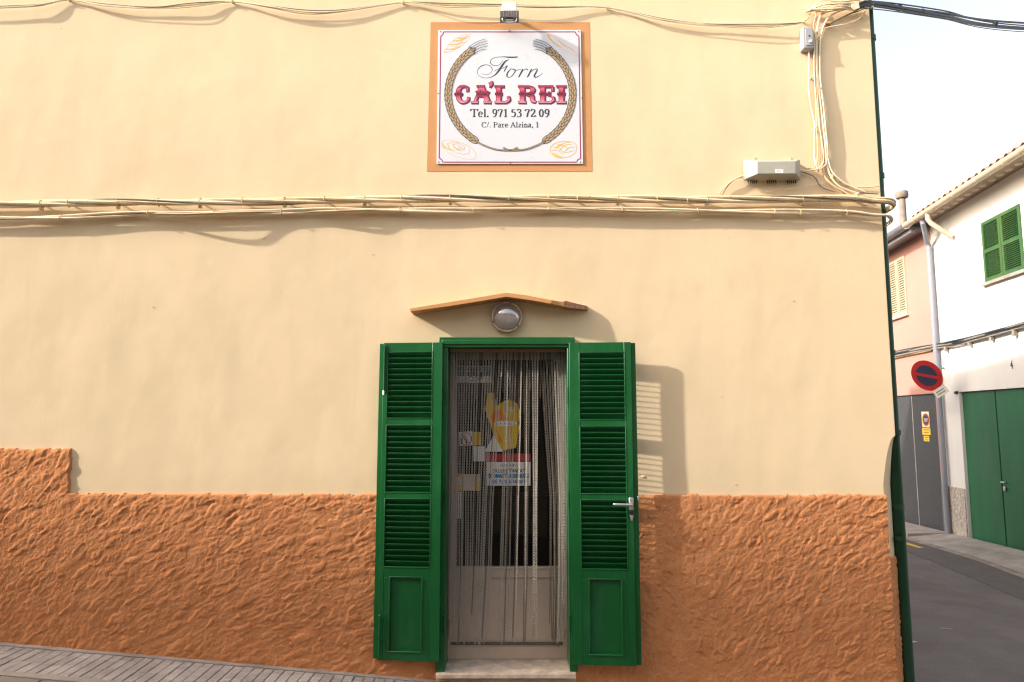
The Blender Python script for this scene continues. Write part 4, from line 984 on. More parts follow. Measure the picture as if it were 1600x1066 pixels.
# top slack cables
tt = [(-420, 30), (0, 12), (60, 8), (108, 0), (160, 8), (240, 12), (300, 8), (363, 3), (420, 10), (480, 19), (540, 17), (630, 4), (700, 8.5), (783, 9), (850, 10.5), (949, 12), (1030, 30), (1100, 38), (1180, 41), (1230, 39), (1258, 33), (1268, 14)]
t = thing('slack_wall_cable', 'thin cream cables sagging between clips along the top of the wall', 'cable', (wx(-420, 30, -.03), 0, wz(-420, 30, -.03)))
for k, (rad, dy, jt) in enumerate(((.0062, 0, 0), (.0045, -3.2, 1), (.004, 3, 2))):
    pp = []
    for i, (x_, y_) in enumerate(tt):
        cl_ = x_ in (108, 363, 630, 949, 1258, 1268)
        pp.append((x_, y_+(0 if cl_ else dy*(.6+.4*math.sin(i*2.1+jt)) if k else 0), -.02 if cl_ else -.045-.01*math.sin(i+jt)))
    P = resample(path(pp), .05); mb = MB(); mb.tube([p-Vector(t.location) for p in P], rad, [M_cable_pale, M_cable_grey, M_cable][k], 6); mb.build('cable', t, smooth='auto')
for px, py in ((108, 0), (363, 3), (630, 4), (949, 12), (1256, 33)): clip(t, px, py, -.022, .013, tail=False)
# riser bundle at the right
t = thing('cable_riser', 'bundle of cream cables dropping beside the grey switch box at the wall corner', 'cable', (wx(1275, 60, -.05), 0, wz(1275, 60, -.05)))
RS = [
 ([(1330, 6), (1290, 16), (1277, 45), (1277, 110), (1283, 170), (1289, 220), (1293, 262), (1310, 290), (1345, 304)], .0085, M_cable_pale, -.05),
 ([(1345, 8), (1302, 22), (1284, 50), (1281, 110), (1287, 170), (1292, 220), (1297, 262), (1318, 285), (1352, 300)], .0075, M_cable_pale, -.055),
 ([(1320, 14), (1285, 22), (1274, 50), (1274, 110), (1279, 170), (1284, 225), (1284, 262), (1296, 285), (1330, 306)], .007, M_cable, -.04),
 ([(1340, 16), (1300, 36), (1283, 52), (1278, 120), (1285, 175), (1290, 235), (1300, 275), (1325, 298), (1372, 303)], .006, M_cable_grey, -.035),
 ([(1352, 18), (1335, 34), (1290, 44), (1275, 52), (1272, 110), (1278, 180), (1287, 245), (1280, 262), (1262, 268), (1250, 266)], .0045, M_cable_pale, -.06),
 ([(1280, 10), (1273, 30), (1271, 50), (1273, 120), (1276, 200), (1278, 240), (1272, 262), (1250, 262)], .0045, M_cable, -.05),
 ([(1294, 240), (1300, 268), (1318, 289), (1345, 293), (1376, 291)], .005, M_cable, -.03),
 ([(1250, 268), (1272, 276), (1283, 292), (1310, 302)], .0045, M_cable_grey, -.03),
 ([(1250, 258), (1268, 266), (1290, 258), (1293, 230)], .004, M_cable_pale, -.06),
 ([(1160, 275), (1145, 282), (1130, 295), (1122, 306)], .005, M_cable_pale, -.045), ([(1160, 277), (1148, 280), (1136, 292), (1128, 306)], .005, M_cable, -.035),
 ([(1196, 300), (1250, 292), (1290, 284), (1298, 276)], .0022, M_cable_pale, -.03)]
for pts, rad, m, yy in RS:
    P = resample([wp(a, b, yy*.7-.006*math.sin(i*1.7)) for i, (a, b) in enumerate(pts)], .03); mb = MB(); mb.tube([p-Vector(t.location) for p in P], rad, m, 8); mb.build('cable', t, smooth='auto')
for px, py in ((1276, 52), (1277, 62), (1281, 138), (1285, 155), (1286, 170), (1292, 226), (1292, 245), (1300, 276)): 
    clip(t, px, py, -.034, .015, tail=False)
t = thing('switch_drop_cable', 'single cream cable hanging from the bottom of the small grey switch box', 'cable', (wx(1263, 80, -.03), 0, wz(1263, 80, -.03)))
P = resample([wp(a, b, -.03) for a, b in ((1264, 78), (1264, 110), (1264, 140), (1267, 165), (1273, 195), (1272, 225), (1274, 255), (1280, 270))], .03)
mb = MB(); mb.tube([p-Vector(t.location) for p in P], .0075, M_cable_pale, 8); mb.build('cable', t, smooth='auto')
clip(t, 1269, 121, -.03, .012, tail=False); clip(t, 1274, 200, -.03, .012, tail=False)
# messy horizontal run at the very top, going to the corner
t = thing('service_cable_tangle', 'tangle of cream service cables under the top edge at the building corner', 'cable', (wx(1300, 14, -.07), 0, wz(1300, 14, -.07)))
rt = random.Random(3)
for k in range(9):
    y_ = 6+rt.uniform(-5, 10)
    pp = [wp(1256+rt.uniform(0, 22), 17+rt.uniform(-4, 3), -.03), wp(1285, y_+rt.uniform(-1, 5), -.06-rt.uniform(0, .03)), wp(1315, y_+rt.uniform(-3, 3), -.08-rt.uniform(0, .03)), wp(1340, y_+rt.uniform(-5, 2), -.07), wp(1362+rt.uniform(0, 5), 4+rt.uniform(-3, 8), -.05)]
    P = resample(pp, .02); mb = MB(); mb.tube([p-Vector(t.location) for p in P], rt.choice([.005, .006, .0075]), rt.choice([M_cable, M_cable_pale, M_cable_pale, M_cable]), 8); mb.build('cable', t, smooth='auto')
a = wp(1337, 10, -.10); mb = MB(); mb.add([(a.x-.03, -.10, a.z+.02), (a.x+.028, -.10, a.z+.03), (a.x+.032, -.098, a.z-.012), (a.x-.012, -.098, a.z-.03), (a.x-.034, -.10, a.z-.008)]+[(a.x-.03, -.094, a.z+.02), (a.x+.028, -.094, a.z+.03), (a.x+.032, -.092, a.z-.012), (a.x-.012, -.092, a.z-.03), (a.x-.034, -.094, a.z-.008)],
    [(4, 3, 2, 1, 0), (5, 6, 7, 8, 9), (0, 1, 6, 5), (1, 2, 7, 6), (2, 3, 8, 7), (3, 4, 9, 8), (4, 0, 5, 9)], M_cable_pale); rel(mb, t).build('tag_plate', t, bevel=.002)
mb = MB(); b = wp(1291, 41, 0); mb.box(b.x-.02, b.x+.02, -.05, 0, b.z-.008, b.z+.016, M_brick); rel(mb, t).build('rusty_anchor', t, bevel=.004)
# overhead black cables over the side street
t = thing('overhead_cable', 'black overhead cables leaving the bakery corner over the side street', 'cable', tuple(wp(1350, 6, -.05)))
for k, (y0_, y1_, y2_, rad, sgg) in enumerate(((4, 24, 44, .014, .0), (6, 20, 36, .010, .0), (9, 27, 46, .010, 0), (14, 29, 50, .004, 0), (2, 16, 40, .006, 0))):
    pp = [wp(1335, y0_+6, -.08), wp(1362, y0_, -.05), wp(1470, y1_, .6), wp(1600, y2_, 1.7), wp(1900, y2_+10, 4.5)]
    P = resample(pp, .08); mb = MB(); mb.tube([p-Vector(t.location) for p in P], rad, M_cable_black, 8); mb.build('cable', t, smooth='auto')
for px, py in ((1405, 13), (1440, 19), (1555, 37)):
    a = wp(px, py, -.05+(px-1362)/108*.65); mb = MB(); mb.tube([tuple(a-Vector((.01, 0, 0))), tuple(a+Vector((.01, 0, 0)))], .028, M_cable_black, 8); rel(mb, t).build('tie', t)

# ------------------------------------------------------------------ boxes
jb = wp(1206, 284, -.02)
t = thing('junction_box', 'long grey junction box mounted above the cable bundles', 'junction box', (jb.x, 0, jb.z))
def q4(px0, py0, px1, py1, y): a = wp(px0, py0, y); b = wp(px1, py1, y); return a.x, b.x, b.z, a.z
x0, x1, z0, z1 = q4(1162, 251, 1250, 282, -.03); X0, X1, Z0, Z1 = q4(1183, 252, 1244, 272, -.12)
mb = MB()
mb.add([(x0, -.012, z0), (x1, -.012, z0), (x1, -.012, z1), (x0, -.012, z1), (x0, -.05, z0+.004), (x1, -.05, z0+.004), (x1, -.05, z1), (x0, -.05, z1),
        (X0, -.12, Z0), (X1, -.12, Z0), (X1, -.12, Z1), (X0, -.12, Z1)],
       [(0, 3, 2, 1), (0, 1, 5, 4), (1, 2, 6, 5), (2, 3, 7, 6), (3, 0, 4, 7), (4, 5, 9, 8), (5, 6, 10, 9), (6, 7, 11, 10), (7, 4, 8, 11), (8, 9, 10, 11)], M_box)
rel(mb, t).build('box_body', t, bevel=.006)
mb = MB()
for px in (1180, 1236):
    a = wp(px, 249, -.02); mb = MB(); mb.lathe([(.0005, -.03), (.012, -.028), (.013, 0)], (a.x, 0, a.z), 'y', M_box, 12); rel(mb, t).build('mounting_lug', t, smooth='auto')
for gx_ in (1176, 1206, 1237):
    for k in range(5):
        a = wp(gx_-7+k*3.2, 284.5, -.035); mb = MB(); mb.tube([(a.x, -.035, a.z+.012), (a.x+.003, -.035, a.z-.010)], .0055, M_black, 8); rel(mb, t).build('cable_gland', t, smooth='auto')
pen = Pen(-.1208); pen.poly(rq(1211, 264.5, 1224, 270.5), M_paper); pen.line([(1214, 269.3), (1214, 266), (1216.5, 269), (1216.5, 266)], .55, M_ink, curve=False); pen.line([(1219, 266), (1219, 269.3)], .55, M_ink, curve=False)
reb(pen.build('label_plate', t))
sb = wp(1261, 78, -.02)
t = thing('switch_box', 'small upright grey switch box left of the cable riser', 'switch box', (sb.x, 0, sb.z))
x0, x1, z0, z1 = q4(1251, 45, 1270.5, 79, -.04); mb = MB(); mb.box(x0, x1, -.07, 0, z0, z1, M_box2); rel(mb, t).build('box_body', t, bevel=.010)
mb = MB(); mb.box(x0+.02, x1-.012, -.076, -.0702, z0+.022, z1-.02, M_box2); rel(mb, t).build('cover', t, bevel=.003)
mb = MB(); mb.box(x0+.042, x1-.026, -.088, -.0762, z0+.04, z0+.062, M_plate); rel(mb, t).build('switch', t, bevel=.003)
mb = MB(); mb.lathe([(.0005, -.004), (.006, -.003), (.007, 0)], ((x0+x1)/2+.004, -.0762, z0+.10), 'y', M_black, 10); rel(mb, t).build('knob', t)

# green downpipe on the side face by the corner
t = thing('green_downpipe', 'dark green rainwater pipe down the corner of the bakery', 'pipe', (XE+.04, .075, float(gz(XE, 0))-.12))
zj = wz(1395, 676); zk = wz(1395, 652)
mb = MB(); mb.tube([(0, 0, zj-t.location.z), (-.005, 0, 5.9-t.location.z)], .030, M_green_pipe, 16); mb.build('upper_pipe', t, smooth='auto')
mb = MB(); mb.tube([(.012, .055, 0), (.010, .055, zj-.06-t.location.z), (.0, .0, zj+.01-t.location.z)], [.047, .047, .034], M_green_pipe, 16); mb.build('lower_pipe', t, smooth='auto')
for z, r_ in ((zj, .052), (wz(1395, 795), .050), (wz(1380, 52), .034), (wz(1385, 270), .034), (wz(1390, 550), .034)):
    yo = .055 if z < zj-.1 else 0
    mb = MB(); mb.tube([(.002+yo*.15, yo, z-.02-t.location.z), (.002+yo*.15, yo, z+.02-t.location.z)], r_ if (yo or r_ < .04) else .038, M_green_pipe, 16); mb.build('collar', t, smooth='auto')
for z in (.9, 2.6, 4.3):
    mb = MB(); mb.box(-.045, 0, -.012, .012, z-.015-t.location.z, z+.015-t.location.z, M_green_pipe); mb.build('bracket', t)

# ------------------------------------------------------------------ houses of the side street
VD = (ray(950, 651)); u = Vector((VD.x, VD.y, 0)).normalized(); nrm = Vector((-u.y, u.x, 0))
O0 = CAM+ray(1600, 858)*(11.85/ray(1600, 858).dot(FW)); O = Vector((O0.x, O0.y, 0)); ANG = math.atan2(u.y, u.x)
def F(px, py, t=0.0):
    d_ = ray(px, py); A_ = O+nrm*t; k = (A_-CAM).dot(nrm)/d_.dot(nrm); p = CAM+d_*k; return (p-O).dot(u), p.z
def house(name, label, s): 
    p = O+u*s; g = float(gz(p.x, p.y)); o = thing(name, label, 'house', (p.x, p.y, g), rotz=ANG); o['_s'] = s; return o
def L(mb, t):      # facade coordinates (s, t, z world) to the house's own frame
    s0, g = t['_s'], t.location.z; mb.v = [(v[0]-s0, v[1], v[2]-g) for v in mb.v]; return mb
SB = F(1481, 770)[0]                     # party line between white and pink house
s_pb, _ = F(1466, 530)
HS = 0.5*(SB+s_pb)
ZE = F(1520, 283, .48)[1]               # gutter top
ZSOF = F(1540, 299)[1]
wh = house('white_house', 'white two storey house with green garage doors and green louvred window', -6.0)
s_g0, z_g = F(1498, 613); zg_top = F(1550, 609)[1]; s_gm = F(1558, 720)[0]; s_g1 = s_gm-(s_g0-s_gm)
s_w0 = F(1533.5, 348)[0]; s_w1 = F(1594, 321)[0]; z_w1 = F(1562, 334.5)[1]; z_w0 = F(1568, 432)[1]
def wallwith(name, t, s0, s1, z0, z1, holes, m, th=.30):
    """front wall with rectangular openings, cut as butting blocks"""
    mb = MB(); S_ = sorted(set([s0, s1]+[h for a in holes for h in a[:2]])); Zs = sorted(set([z0, z1]+[h for a in holes for h in a[2:]]))
    for a, b in zip(S_[:-1], S_[1:]):
        for c, d_ in zip(Zs[:-1], Zs[1:]):
            mc, md = (a+b)/2, (c+d_)/2
            if any(h[0] < mc < h[1] and h[2] < md < h[3] for h in holes): continue
            mb.box(a, b, -th, 0, c, d_, m)
    o = L(mb, t).build(name, t, fixn=True)
    bm = bmesh.new(); bm.from_mesh(o.data); bmesh.ops.remove_doubles(bm, verts=bm.verts, dist=1e-5)
    seen = {}
    for f in bm.faces: seen.setdefault(tuple(round(x, 4) for x in f.calc_center_median()), []).append(f)
    dele = [f for l in seen.values() if len(l) > 1 for f in l]; bmesh.ops.delete(bm, geom=dele, context='FACES_ONLY'); bmesh.ops.recalc_face_normals(bm, faces=bm.faces); bm.to_mesh(o.data); bm.free()
    return o
ZW = ZE+.02
zb_ = -1.6
wallwith('wall', wh, -6.0, HS, zb_, ZSOF+.03, [(s_g1, s_g0, zb_, zg_top), (s_w1, s_w0, z_w0, z_w1)], M_hwhite)
mb = MB(); mb.box(-6, HS, -5.8, -5.5, zb_, ZSOF, M_hwhite); mb.box(-6, -5.7, -5.5, -.3, zb_, ZSOF, M_hwhite); L(mb, wh).build('rear_wall', wh)
# garage doors
for k, (a, b) in enumerate(((s_gm+.012, s_g0-.012), (s_g1+.012, s_gm-.012))):
    gd = bpy.data.objects.new('garage_door', None); col.objects.link(gd); gd.parent = wh
    zg0 = wh.location.z-.45
    mb = MB(); mb.box(a, b, -.10, -.055, zg0, zg_top-.015, M_green_gate); L(mb, wh).build('door_leaf', gd, bevel=.004)
    for zz in (zg_top-.75,):
        mb = MB(); mb.box(a+.0, b-.0, -.055, -.050, zz, zz+.012, M_green_gate); L(mb, wh).build('cross_rib', gd)
    mb = MB(); mb.box(a if k else a, (a+.05), -.0549, -.048, zg0+.02, zg_top-.03, M_green_gate); L(mb, wh).build('edge_rib', gd)
hs_, hz = F(1566, 757)
mb = MB(); mb.box(hs_-.04, hs_+.08, -.048, -.01, hz+.02, hz+.05, M_steel); mb.box(hs_-.03, hs_+.03, -.048, -.02, hz-.12, hz-.04, M_steel); L(mb, wh).build('garage_latch', wh, bevel=.006)
mb = MB(); mb.tube([(s_g0+.02, .02, zg_top-.01), (s_g0+.10, .02, zg_top-.01)], .03, M_black, 8); L(mb, wh).build('door_stop', wh)
# louvred window
def louvre_window(t, s0, s1, z0, z1, m, leaves=2, nsl=13, panels=2, sill=M_concrete):
    wn = bpy.data.objects.new('window', None); col.objects.link(wn); wn.parent = t
    lw = (s1-s0)/leaves; fw = .065
    for k in range(leaves):
        a, b = s0+k*lw+.004, s0+(k+1)*lw-.004
        mb = MB(); mb.box(a, a+fw, -.02, .022, z0, z1, m); mb.box(b-fw, b, -.02, .022, z0, z1, m)
        ph = (z1-z0-fw*(panels+1))/panels
        for j in range(panels+1): zz = z0+j*(ph+fw); mb.box(a+fw, b-fw, -.018, .020, zz, zz+fw, m)
        L(mb, t).build('shutter_frame', wn)
        for j in range(panels):
            zz = z0+fw+j*(ph+fw)
            for i in range(nsl):
                zc = zz+(i+.5)*ph/nsl; h = ph/nsl*.42; mb = MB()
                mb.add([(x_, y_, z_) for x_ in (a+fw, b-fw) for y_, z_ in ((.014, zc-h), (.018, zc-h+.006), (-.010, zc+h), (-.014, zc+h-.006))],
                       [(0, 1, 2, 3), (4, 7, 6, 5), (0, 4, 5, 1), (1, 5, 6, 2), (2, 6, 7, 3), (3, 7, 4, 0)], m); L(mb, t).build('slat', wn)
    mb = MB(); mb.box(s0-.05, s1+.05, -.06, .07, z0-.07, z0-.012, sill); L(mb, t).build('sill', wn, bevel=.005)
    mb = MB(); mb.box(s0+.02, s1-.02, -.24, -.22, z0, z1, M_dark); L(mb, t).build('pane', wn)
louvre_window(wh, s_w1, s_w0, z_w0, z_w1, M_green_worn)
# plinth of pebble dash between pipe and garage
zp = F(1497, 762)[1]
mb = MB(); mb.box(s_g0+.02, HS-.02, .002, .025, wh.location.z-.9, zp, M_pebble); L(mb, wh).build('plinth', wh, bevel=.005)
# eave: soffit, gutter, tiles
mb = MB(); mb.box(-6.2, HS, 0.0, .40, ZSOF+.04, ZSOF+.10, M_soffit); L(mb, wh).build('soffit', wh)
for i in range(26):
    s_ = HS-.35-i*.27
    if s_ < -2: break
    mb = MB(); mb.lathe([(.001, -.022), (.045, -.018), (.065, 0)], (s_+random.uniform(-.02, .02), .17+random.uniform(-.02, .02), ZSOF+.04), 'z', M_light_spot, 10); L(mb, wh).build('light_spot_lump', wh, smooth=True)  # added pale lumps imitating the row of light spots under the eave
def gutter(t, s0, s1, tt, zt, r, m):
    mb = MB(); k = 9; vs = []
    for s_ in (s0, s1):
        for rr in (r, r-.008):
            for i in range(k): an = math.pi+math.pi*i/(k-1); vs.append((s_, tt+rr*math.cos(an), zt+rr*math.sin(an)))
    fs = []
    for i in range(k-1): fs += [(i, i+1, 2*k+i+1, 2*k+i), (k+i, 3*k+i, 3*k+i+1, k+i+1), (i, k+i, k+i+1, i+1), (2*k+i, 2*k+i+1, 3*k+i+1, 3*k+i)]
    fs += [(0, 2*k, 3*k, k), (k-1, 2*k-1, 4*k-1, 3*k-1)]
    mb.add(vs, fs, m); L(mb, t).build('gutter', t, smooth='auto')
    s_ = s0+.6
    while s_ < s1:
        mb = MB(); mb.tube([(s_+.0, tt+(r+.003)*math.cos(math.pi+math.pi*i/8), zt+(r+.003)*math.sin(math.pi+math.pi*i/8)) for i in range(9)], .007, m, 6); L(mb, t).build('gutter_bracket', t, smooth='auto'); s_ += .85
GT = .48
gutter(wh, -6.1, HS+.05, GT, ZE, .085, M_gutter_cream)
def roof(t, s0, s1, z, m_dark, n_ind0, n_ind1, tt0=.44, slope=R(17), pitch=.235):
    mb = MB(); c_, s_n = math.cos(slope), math.sin(slope); dd = 6.3
    mb.add([(s0, tt0-.04, z-.02), (s1, tt0-.04, z-.02), (s1, tt0-.04-dd*c_, z-.02+dd*s_n), (s0, tt0-.04-dd*c_, z-.02+dd*s_n),
            (s0, tt0-.04, z-.06), (s1, tt0-.04, z-.06), (s1, tt0-.04-dd*c_, z-.06+dd*s_n), (s0, tt0-.04-dd*c_, z-.06+dd*s_n)],
           [(0, 1, 2, 3), (4, 7, 6, 5), (0, 4, 5, 1), (1, 5, 6, 2), (2, 6, 7, 3), (3, 7, 4, 0)], M_soffit); L(mb, t).build('roof_deck', t)
    base = half_tile(m=m_dark); me = None
    def tr(v, s_, k): 
        y_ = v[1]+k*.34; return (s_+v[0], tt0-y_*c_-v[2]*s_n*0, z-.01+y_*s_n+v[2]+.012*(k > 0))
    proto = {}
    for mi, mm in enumerate((M_tile, M_tile_pale)):
        mb = MB(); hb = half_tile(m=mm); mb.add([tr(v, 0, 0) for v in hb.v], hb.f, mm); o = mb.build('roof_tile', t, smooth='auto'); proto[mi] = o.data; bpy.data.objects.remove(o)
    s_ = s0+.1; rest = MB()
    while s_ < s1:
        for k in range(3):
            if n_ind0 < s_ < n_ind1 and k < 2:
                o = bpy.data.objects.new('roof_tile', proto[0 if random.random() < .75 else 1]); col.objects.link(o); o.parent = t
                o.location = (s_-t['_s']+random.uniform(-.008, .008), -k*.34*c_, k*.34*s_n+k*.012-t.location.z)
                o.rotation_euler = (0, 0, random.uniform(-.03, .03)*0)
            else:
                hb = half_tile(m=m_dark, k=5); rest.add([tr(v, s_, k) for v in hb.v], hb.f, m_dark)
        hb = half_tile(L=5.0, r0=.08, r1=.08, k=5); rest.add([tr(v, s_, 3) for v in hb.v], hb.f, m_dark)
        s_ += pitch
    L(rest, t).build('upper_roof_tiles', t, smooth='auto')['kind'] = 'stuff'
roof(wh, -6.0, HS-.02, ZE+.05, M_tile, -1.2, HS)
# cream gutter spout
a = F(1447, 330, .5); b = F(1486, 371, .10)
mb = MB(); A_ = F(1449, 331, GT); B_ = F(1450, 343, GT-.01); C_ = F(1455, 349, GT-.06); D_ = F(1487, 370, .06)
mb.tube([(A_[0], GT, A_[1]), (B_[0], GT-.01, B_[1]), (C_[0], GT-.06, C_[1]), (D_[0], .06, D_[1])], .05, M_gutter_cream, 12); L(mb, wh).build('spout', wh, smooth='auto')
# house number
hs_, hz = F(1581, 570)
mb = MB(); 
for a_, b_ in (((.03, .12), (-.02, .12-.0)),): pass
def stroke(mb, p, q_, w, m, t0=.002, t1=.006):
    d_ = Vector((q_[0]-p[0], q_[1]-p[1])); n_ = Vector((-d_.y, d_.x)).normalized()*w/2
    pts = [(p[0]+n_.x, p[1]+n_.y), (q_[0]+n_.x, q_[1]+n_.y), (q_[0]-n_.x, q_[1]-n_.y), (p[0]-n_.x, p[1]-n_.y)]
    mb.add([(hs_-x_, t0, hz+z_) for x_, z_ in pts]+[(hs_-x_, t1, hz+z_) for x_, z_ in pts], [(0, 1, 2, 3), (4, 7, 6, 5), (0, 4, 5, 1), (1, 5, 6, 2), (2, 6, 7, 3), (3, 7, 4, 0)], m)
stroke(mb, (.015, .07), (-.035, -.02), .015, M_ink); stroke(mb, (-.035, -.02), (.05, -.02), .015, M_ink, .0065, .009); stroke(mb, (.02, .03), (.02, -.075), .018, M_ink, .0095, .012)
L(mb, wh).build('house_number', wh)

# pink house
ph_ = house('pink_house', 'pink house with grey speckled gate and cream shutter beyond the white one', HS)
s_k1 = F(1467, 700)[0]; zk1 = F(1440, 616)[1]; s_k0 = s_k1+2.35
zs0 = F(1404, 494)[1]; zs1 = F(1404, 404)[1]; ss0 = F(1416, 440)[0]; 
wallwith('wall', ph_, HS+.002, HS+9, zb_, ZSOF-.10, [(s_k1, s_k0+1.0, zb_, zk1), (ss0, ss0+.95, zs0, zs1)], M_hpink)
mb = MB(); mb.box(HS+.002, HS+9, -5.8, -5.5, zb_, ZSOF-.1, M_hpink); mb.box(HS+8.7, HS+9, -5.5, -.3, zb_, ZSOF-.1, M_hpink); L(mb, ph_).build('rear_wall', ph_)
mb = MB(); mb.box(HS+.004, F(1457, 500)[0]+.0, .001, .010, F(1482, 762)[1], ZSOF-.1, M_hpeach); L(mb, ph_).build('party_band', ph_)
mb = MB(); mb.box(HS+.004, s_k1-.02, .002, .02, -1.6, F(1482, 762)[1], M_plinth); L(mb, ph_).build('plinth', ph_)
s_sm = F(1427, 715)[0]
for a, b in ((s_k1+.01, s_sm-.012), (s_sm+.012, s_k0+.98)):
    mb = MB(); mb.box(a, b, -.08, -.05, -1.4, zk1-.01, M_darkgrey); L(mb, ph_).build('gate_panel', ph_)
mb = MB(); mb.box(s_sm-.011, s_sm+.011, -.07, -.042, -1.4, zk1-.012, M_seam); L(mb, ph_).build('gate_seam', ph_)
louvre_window(ph_, ss0, ss0+.95, zs0, zs1, M_creamshut, 2, 22, 1, M_gutter_cream)
mb = MB(); mb.box(HS+.01, HS+9.2, 0, .30, ZSOF-.10, ZSOF-.04, M_gutter_grey); L(mb, ph_).build('soffit', ph_)
mb = MB(); mb.box(HS+.02, HS+9.2, .30, .40, ZSOF-.16, ZSOF-.02, M_gutter_grey); L(mb, ph_).build('fascia', ph_)
ZG2 = F(1415, 352, .44)[1]
gutter(ph_, HS+.06, HS+9.1, .46, ZG2, .12, M_gutter_grey)
roof(ph_, HS+.03, HS+9, ZG2+.05, M_tile, HS, HS+4.5, .36)
# peach band below the cables
zz1 = F(1430, 552)[1]
mb = MB(); mb.tube([(HS+.25, .03, F(1462, 546)[1]), (HS+1.6, .03, zz1-.01), (HS+6, .03, zz1-.03)], .028, M_hpeach, 8); L(mb, ph_).build('conduit', ph_, smooth='auto')
# grey downpipe between the houses
ps = F(1449, 385)[0]; p0 = O+u*(HS+.12)
t = thing('grey_downpipe', 'pale grey downpipe between the pink and the white house', 'pipe', (p0.x, p0.y, float(gz(p0.x, p0.y))), rotz=ANG); t['_s'] = HS+.12
P0 = F(1440, 337, .42); P1 = F(1441, 348, .42); P2 = F(1449, 380, .12); sd_ = F(1464, 560, .08)[0]
zt_ = F(1464, 560, .08)[1]
mb = MB(); mb.tube([(P0[0], .42, P0[1]), (P1[0], .41, P1[1]), (P2[0], .12, P2[1]), (sd_, .09, P2[1]-.10)], .052, M_pipe_grey, 12); L(mb, t).build('swan_neck', t, smooth='auto')
mb = MB(); mb.tube([(sd_, .09, P2[1]-.1), (sd_, .09, t.location.z-.06)], .055, M_pipe_grey, 14); L(mb, t).build('pipe', t, smooth='auto')
for py in (388, 500, 560, 665, 760):
    zc = F(1460, py)[1]; mb = MB(); mb.tube([(sd_, .09, zc-.03), (sd_, .09, zc+.03)], .061, M_pipe_grey, 14); L(mb, t).build('collar', t, smooth='auto')
# flue
fs_, fz = F(1411, 335, -.25)
pf = O+u*fs_+nrm*(-.25)
t = thing('chimney_flue', 'round cement flue with wide cap on the pink house roof', 'chimney', (pf.x, pf.y, fz-.15))
dpt = (pf-CAM).dot(FW); sc_ = dpt/F_
ftop = fz+(335-308)*sc_; 
mb = MB(); mb.lathe([(5.2*sc_, -.8), (5.0*sc_, ftop-fz+.2)], (0, 0, 0), 'z', M_concpipe, 16); mb.build('flue_pipe', t, smooth='auto')
mb = MB(); h0 = ftop-fz+.15; mb.lathe([(.01, h0), (8.6*sc_, h0), (9.6*sc_, h0+2*sc_), (9.6*sc_, h0+9*sc_), (8.8*sc_, h0+11*sc_), (.01, h0+11.5*sc_)], (0, 0, 0), 'z', M_concpipe, 20); mb.build('cap', t, smooth='auto')
# black cables along both facades
def fp3(px, py, tt): s_, z_ = F(px, py, tt); p = O+u*s_+nrm*tt; return Vector((p.x, p.y, z_))
c0 = fp3(1600, 510, .07)
t = thing('facade_cable_run', 'dark cable run clipped across the white and pink house fronts', 'cable', tuple(c0))
rt = random.Random(8)
for k in range(7):
    off = rt.uniform(-5, 5); pp = []
    for px, py in ((1720, 482), (1660, 494), (1600, 509), (1560, 519), (1520, 529), (1490, 537), (1465, 541), (1440, 545), (1415, 550), (1395, 554), (1378, 557)):
        f = (px-950)/650; pp.append(fp3(px, py+off*f+rt.uniform(-1.3, 1.3)*f, .06+rt.uniform(0, .03)))
    P = resample(pp, .12); mb = MB(); mb.tube([p-Vector(t.location) for p in P], rt.choice([.012, .017, .022]), M_cable_black if k % 2 else M_cable_grey, 6); mb.build('cable', t, smooth='auto')
for px, py in ((1585, 516), (1549, 524), (1515, 533), (1478, 542)):
    a = fp3(px, py, .05); mb = MB(); mb.box(a.x-.03, a.x+.03, a.y-.03, a.y+.03, a.z-.10, a.z+.02, M_cable_grey); rel(mb, t).build('bracket', t)

# ------------------------------------------------------------------ no-parking sign on a bracket
cs = fp3(1448, 587, .62); sc_ = (cs-CAM).dot(FW)/F_
t = thing('no_parking_sign', 'round red and blue no parking sign sticking out from the wall', 'sign', tuple(cs))
RS_ = 25*sc_
nf = Vector((-.86, -.38, -.33)).normalized()          # the plate hangs bent forward and twisted
e1 = Vector((0, 0, 1)).cross(nf).normalized(); e2 = nf.cross(e1); rz_ = R(27)
vx = e1*math.cos(rz_)+e2*math.sin(rz_); vz = e2*math.cos(rz_)-e1*math.sin(rz_)
def disc(r, y, m, name, seg=40, hole=0):
    mb = MB(); vs = []; 
    for i in range(seg):
        a_ = 2*math.pi*i/seg
        for yy in (y, y+.004):
            p = vx*(r*math.cos(a_))+vz*(r*math.sin(a_))+nf*yy; vs.append(p)
    fs = [tuple(2*i+1 for i in range(seg)), tuple(2*i for i in range(seg))[::-1]]+[(2*i, 2*((i+1) % seg), 2*((i+1) % seg)+1, 2*i+1) for i in range(seg)]
    mb.add(vs, fs, m); return mb.build(name, t)
disc(RS_, 0, M_red, 'disc'); disc(RS_*.68, .0045, M_navy, 'inner_disc')
mb = MB(); w_ = RS_*.09; a1_ = R(150)
pp = [(-.72, .36), (.72, -.36)] if False else [(-.56*RS_, .50*RS_), (.56*RS_, -.50*RS_)]
dx, dz = pp[1][0]-pp[0][0], pp[1][1]-pp[0][1]; l_ = math.hypot(dx, dz); nx_, nz_ = -dz/l_*w_, dx/l_*w_
vs = []
for yy in (.009, .012):
    for (x_, z_), sg in ((pp[0], 1), (pp[1], 1), (pp[1], -1), (pp[0], -1)): vs.append(vx*(x_+nx_*sg)+vz*(z_+nz_*sg)+nf*yy)
mb.add(vs, [(0, 1, 2, 3), (4, 7, 6, 5), (0, 4, 5, 1), (1, 5, 6, 2), (2, 6, 7, 3), (3, 7, 4, 0)], M_red); mb.build('slash', t)
pc = vz*(-1.22*RS_)+vx*(.05*RS_)
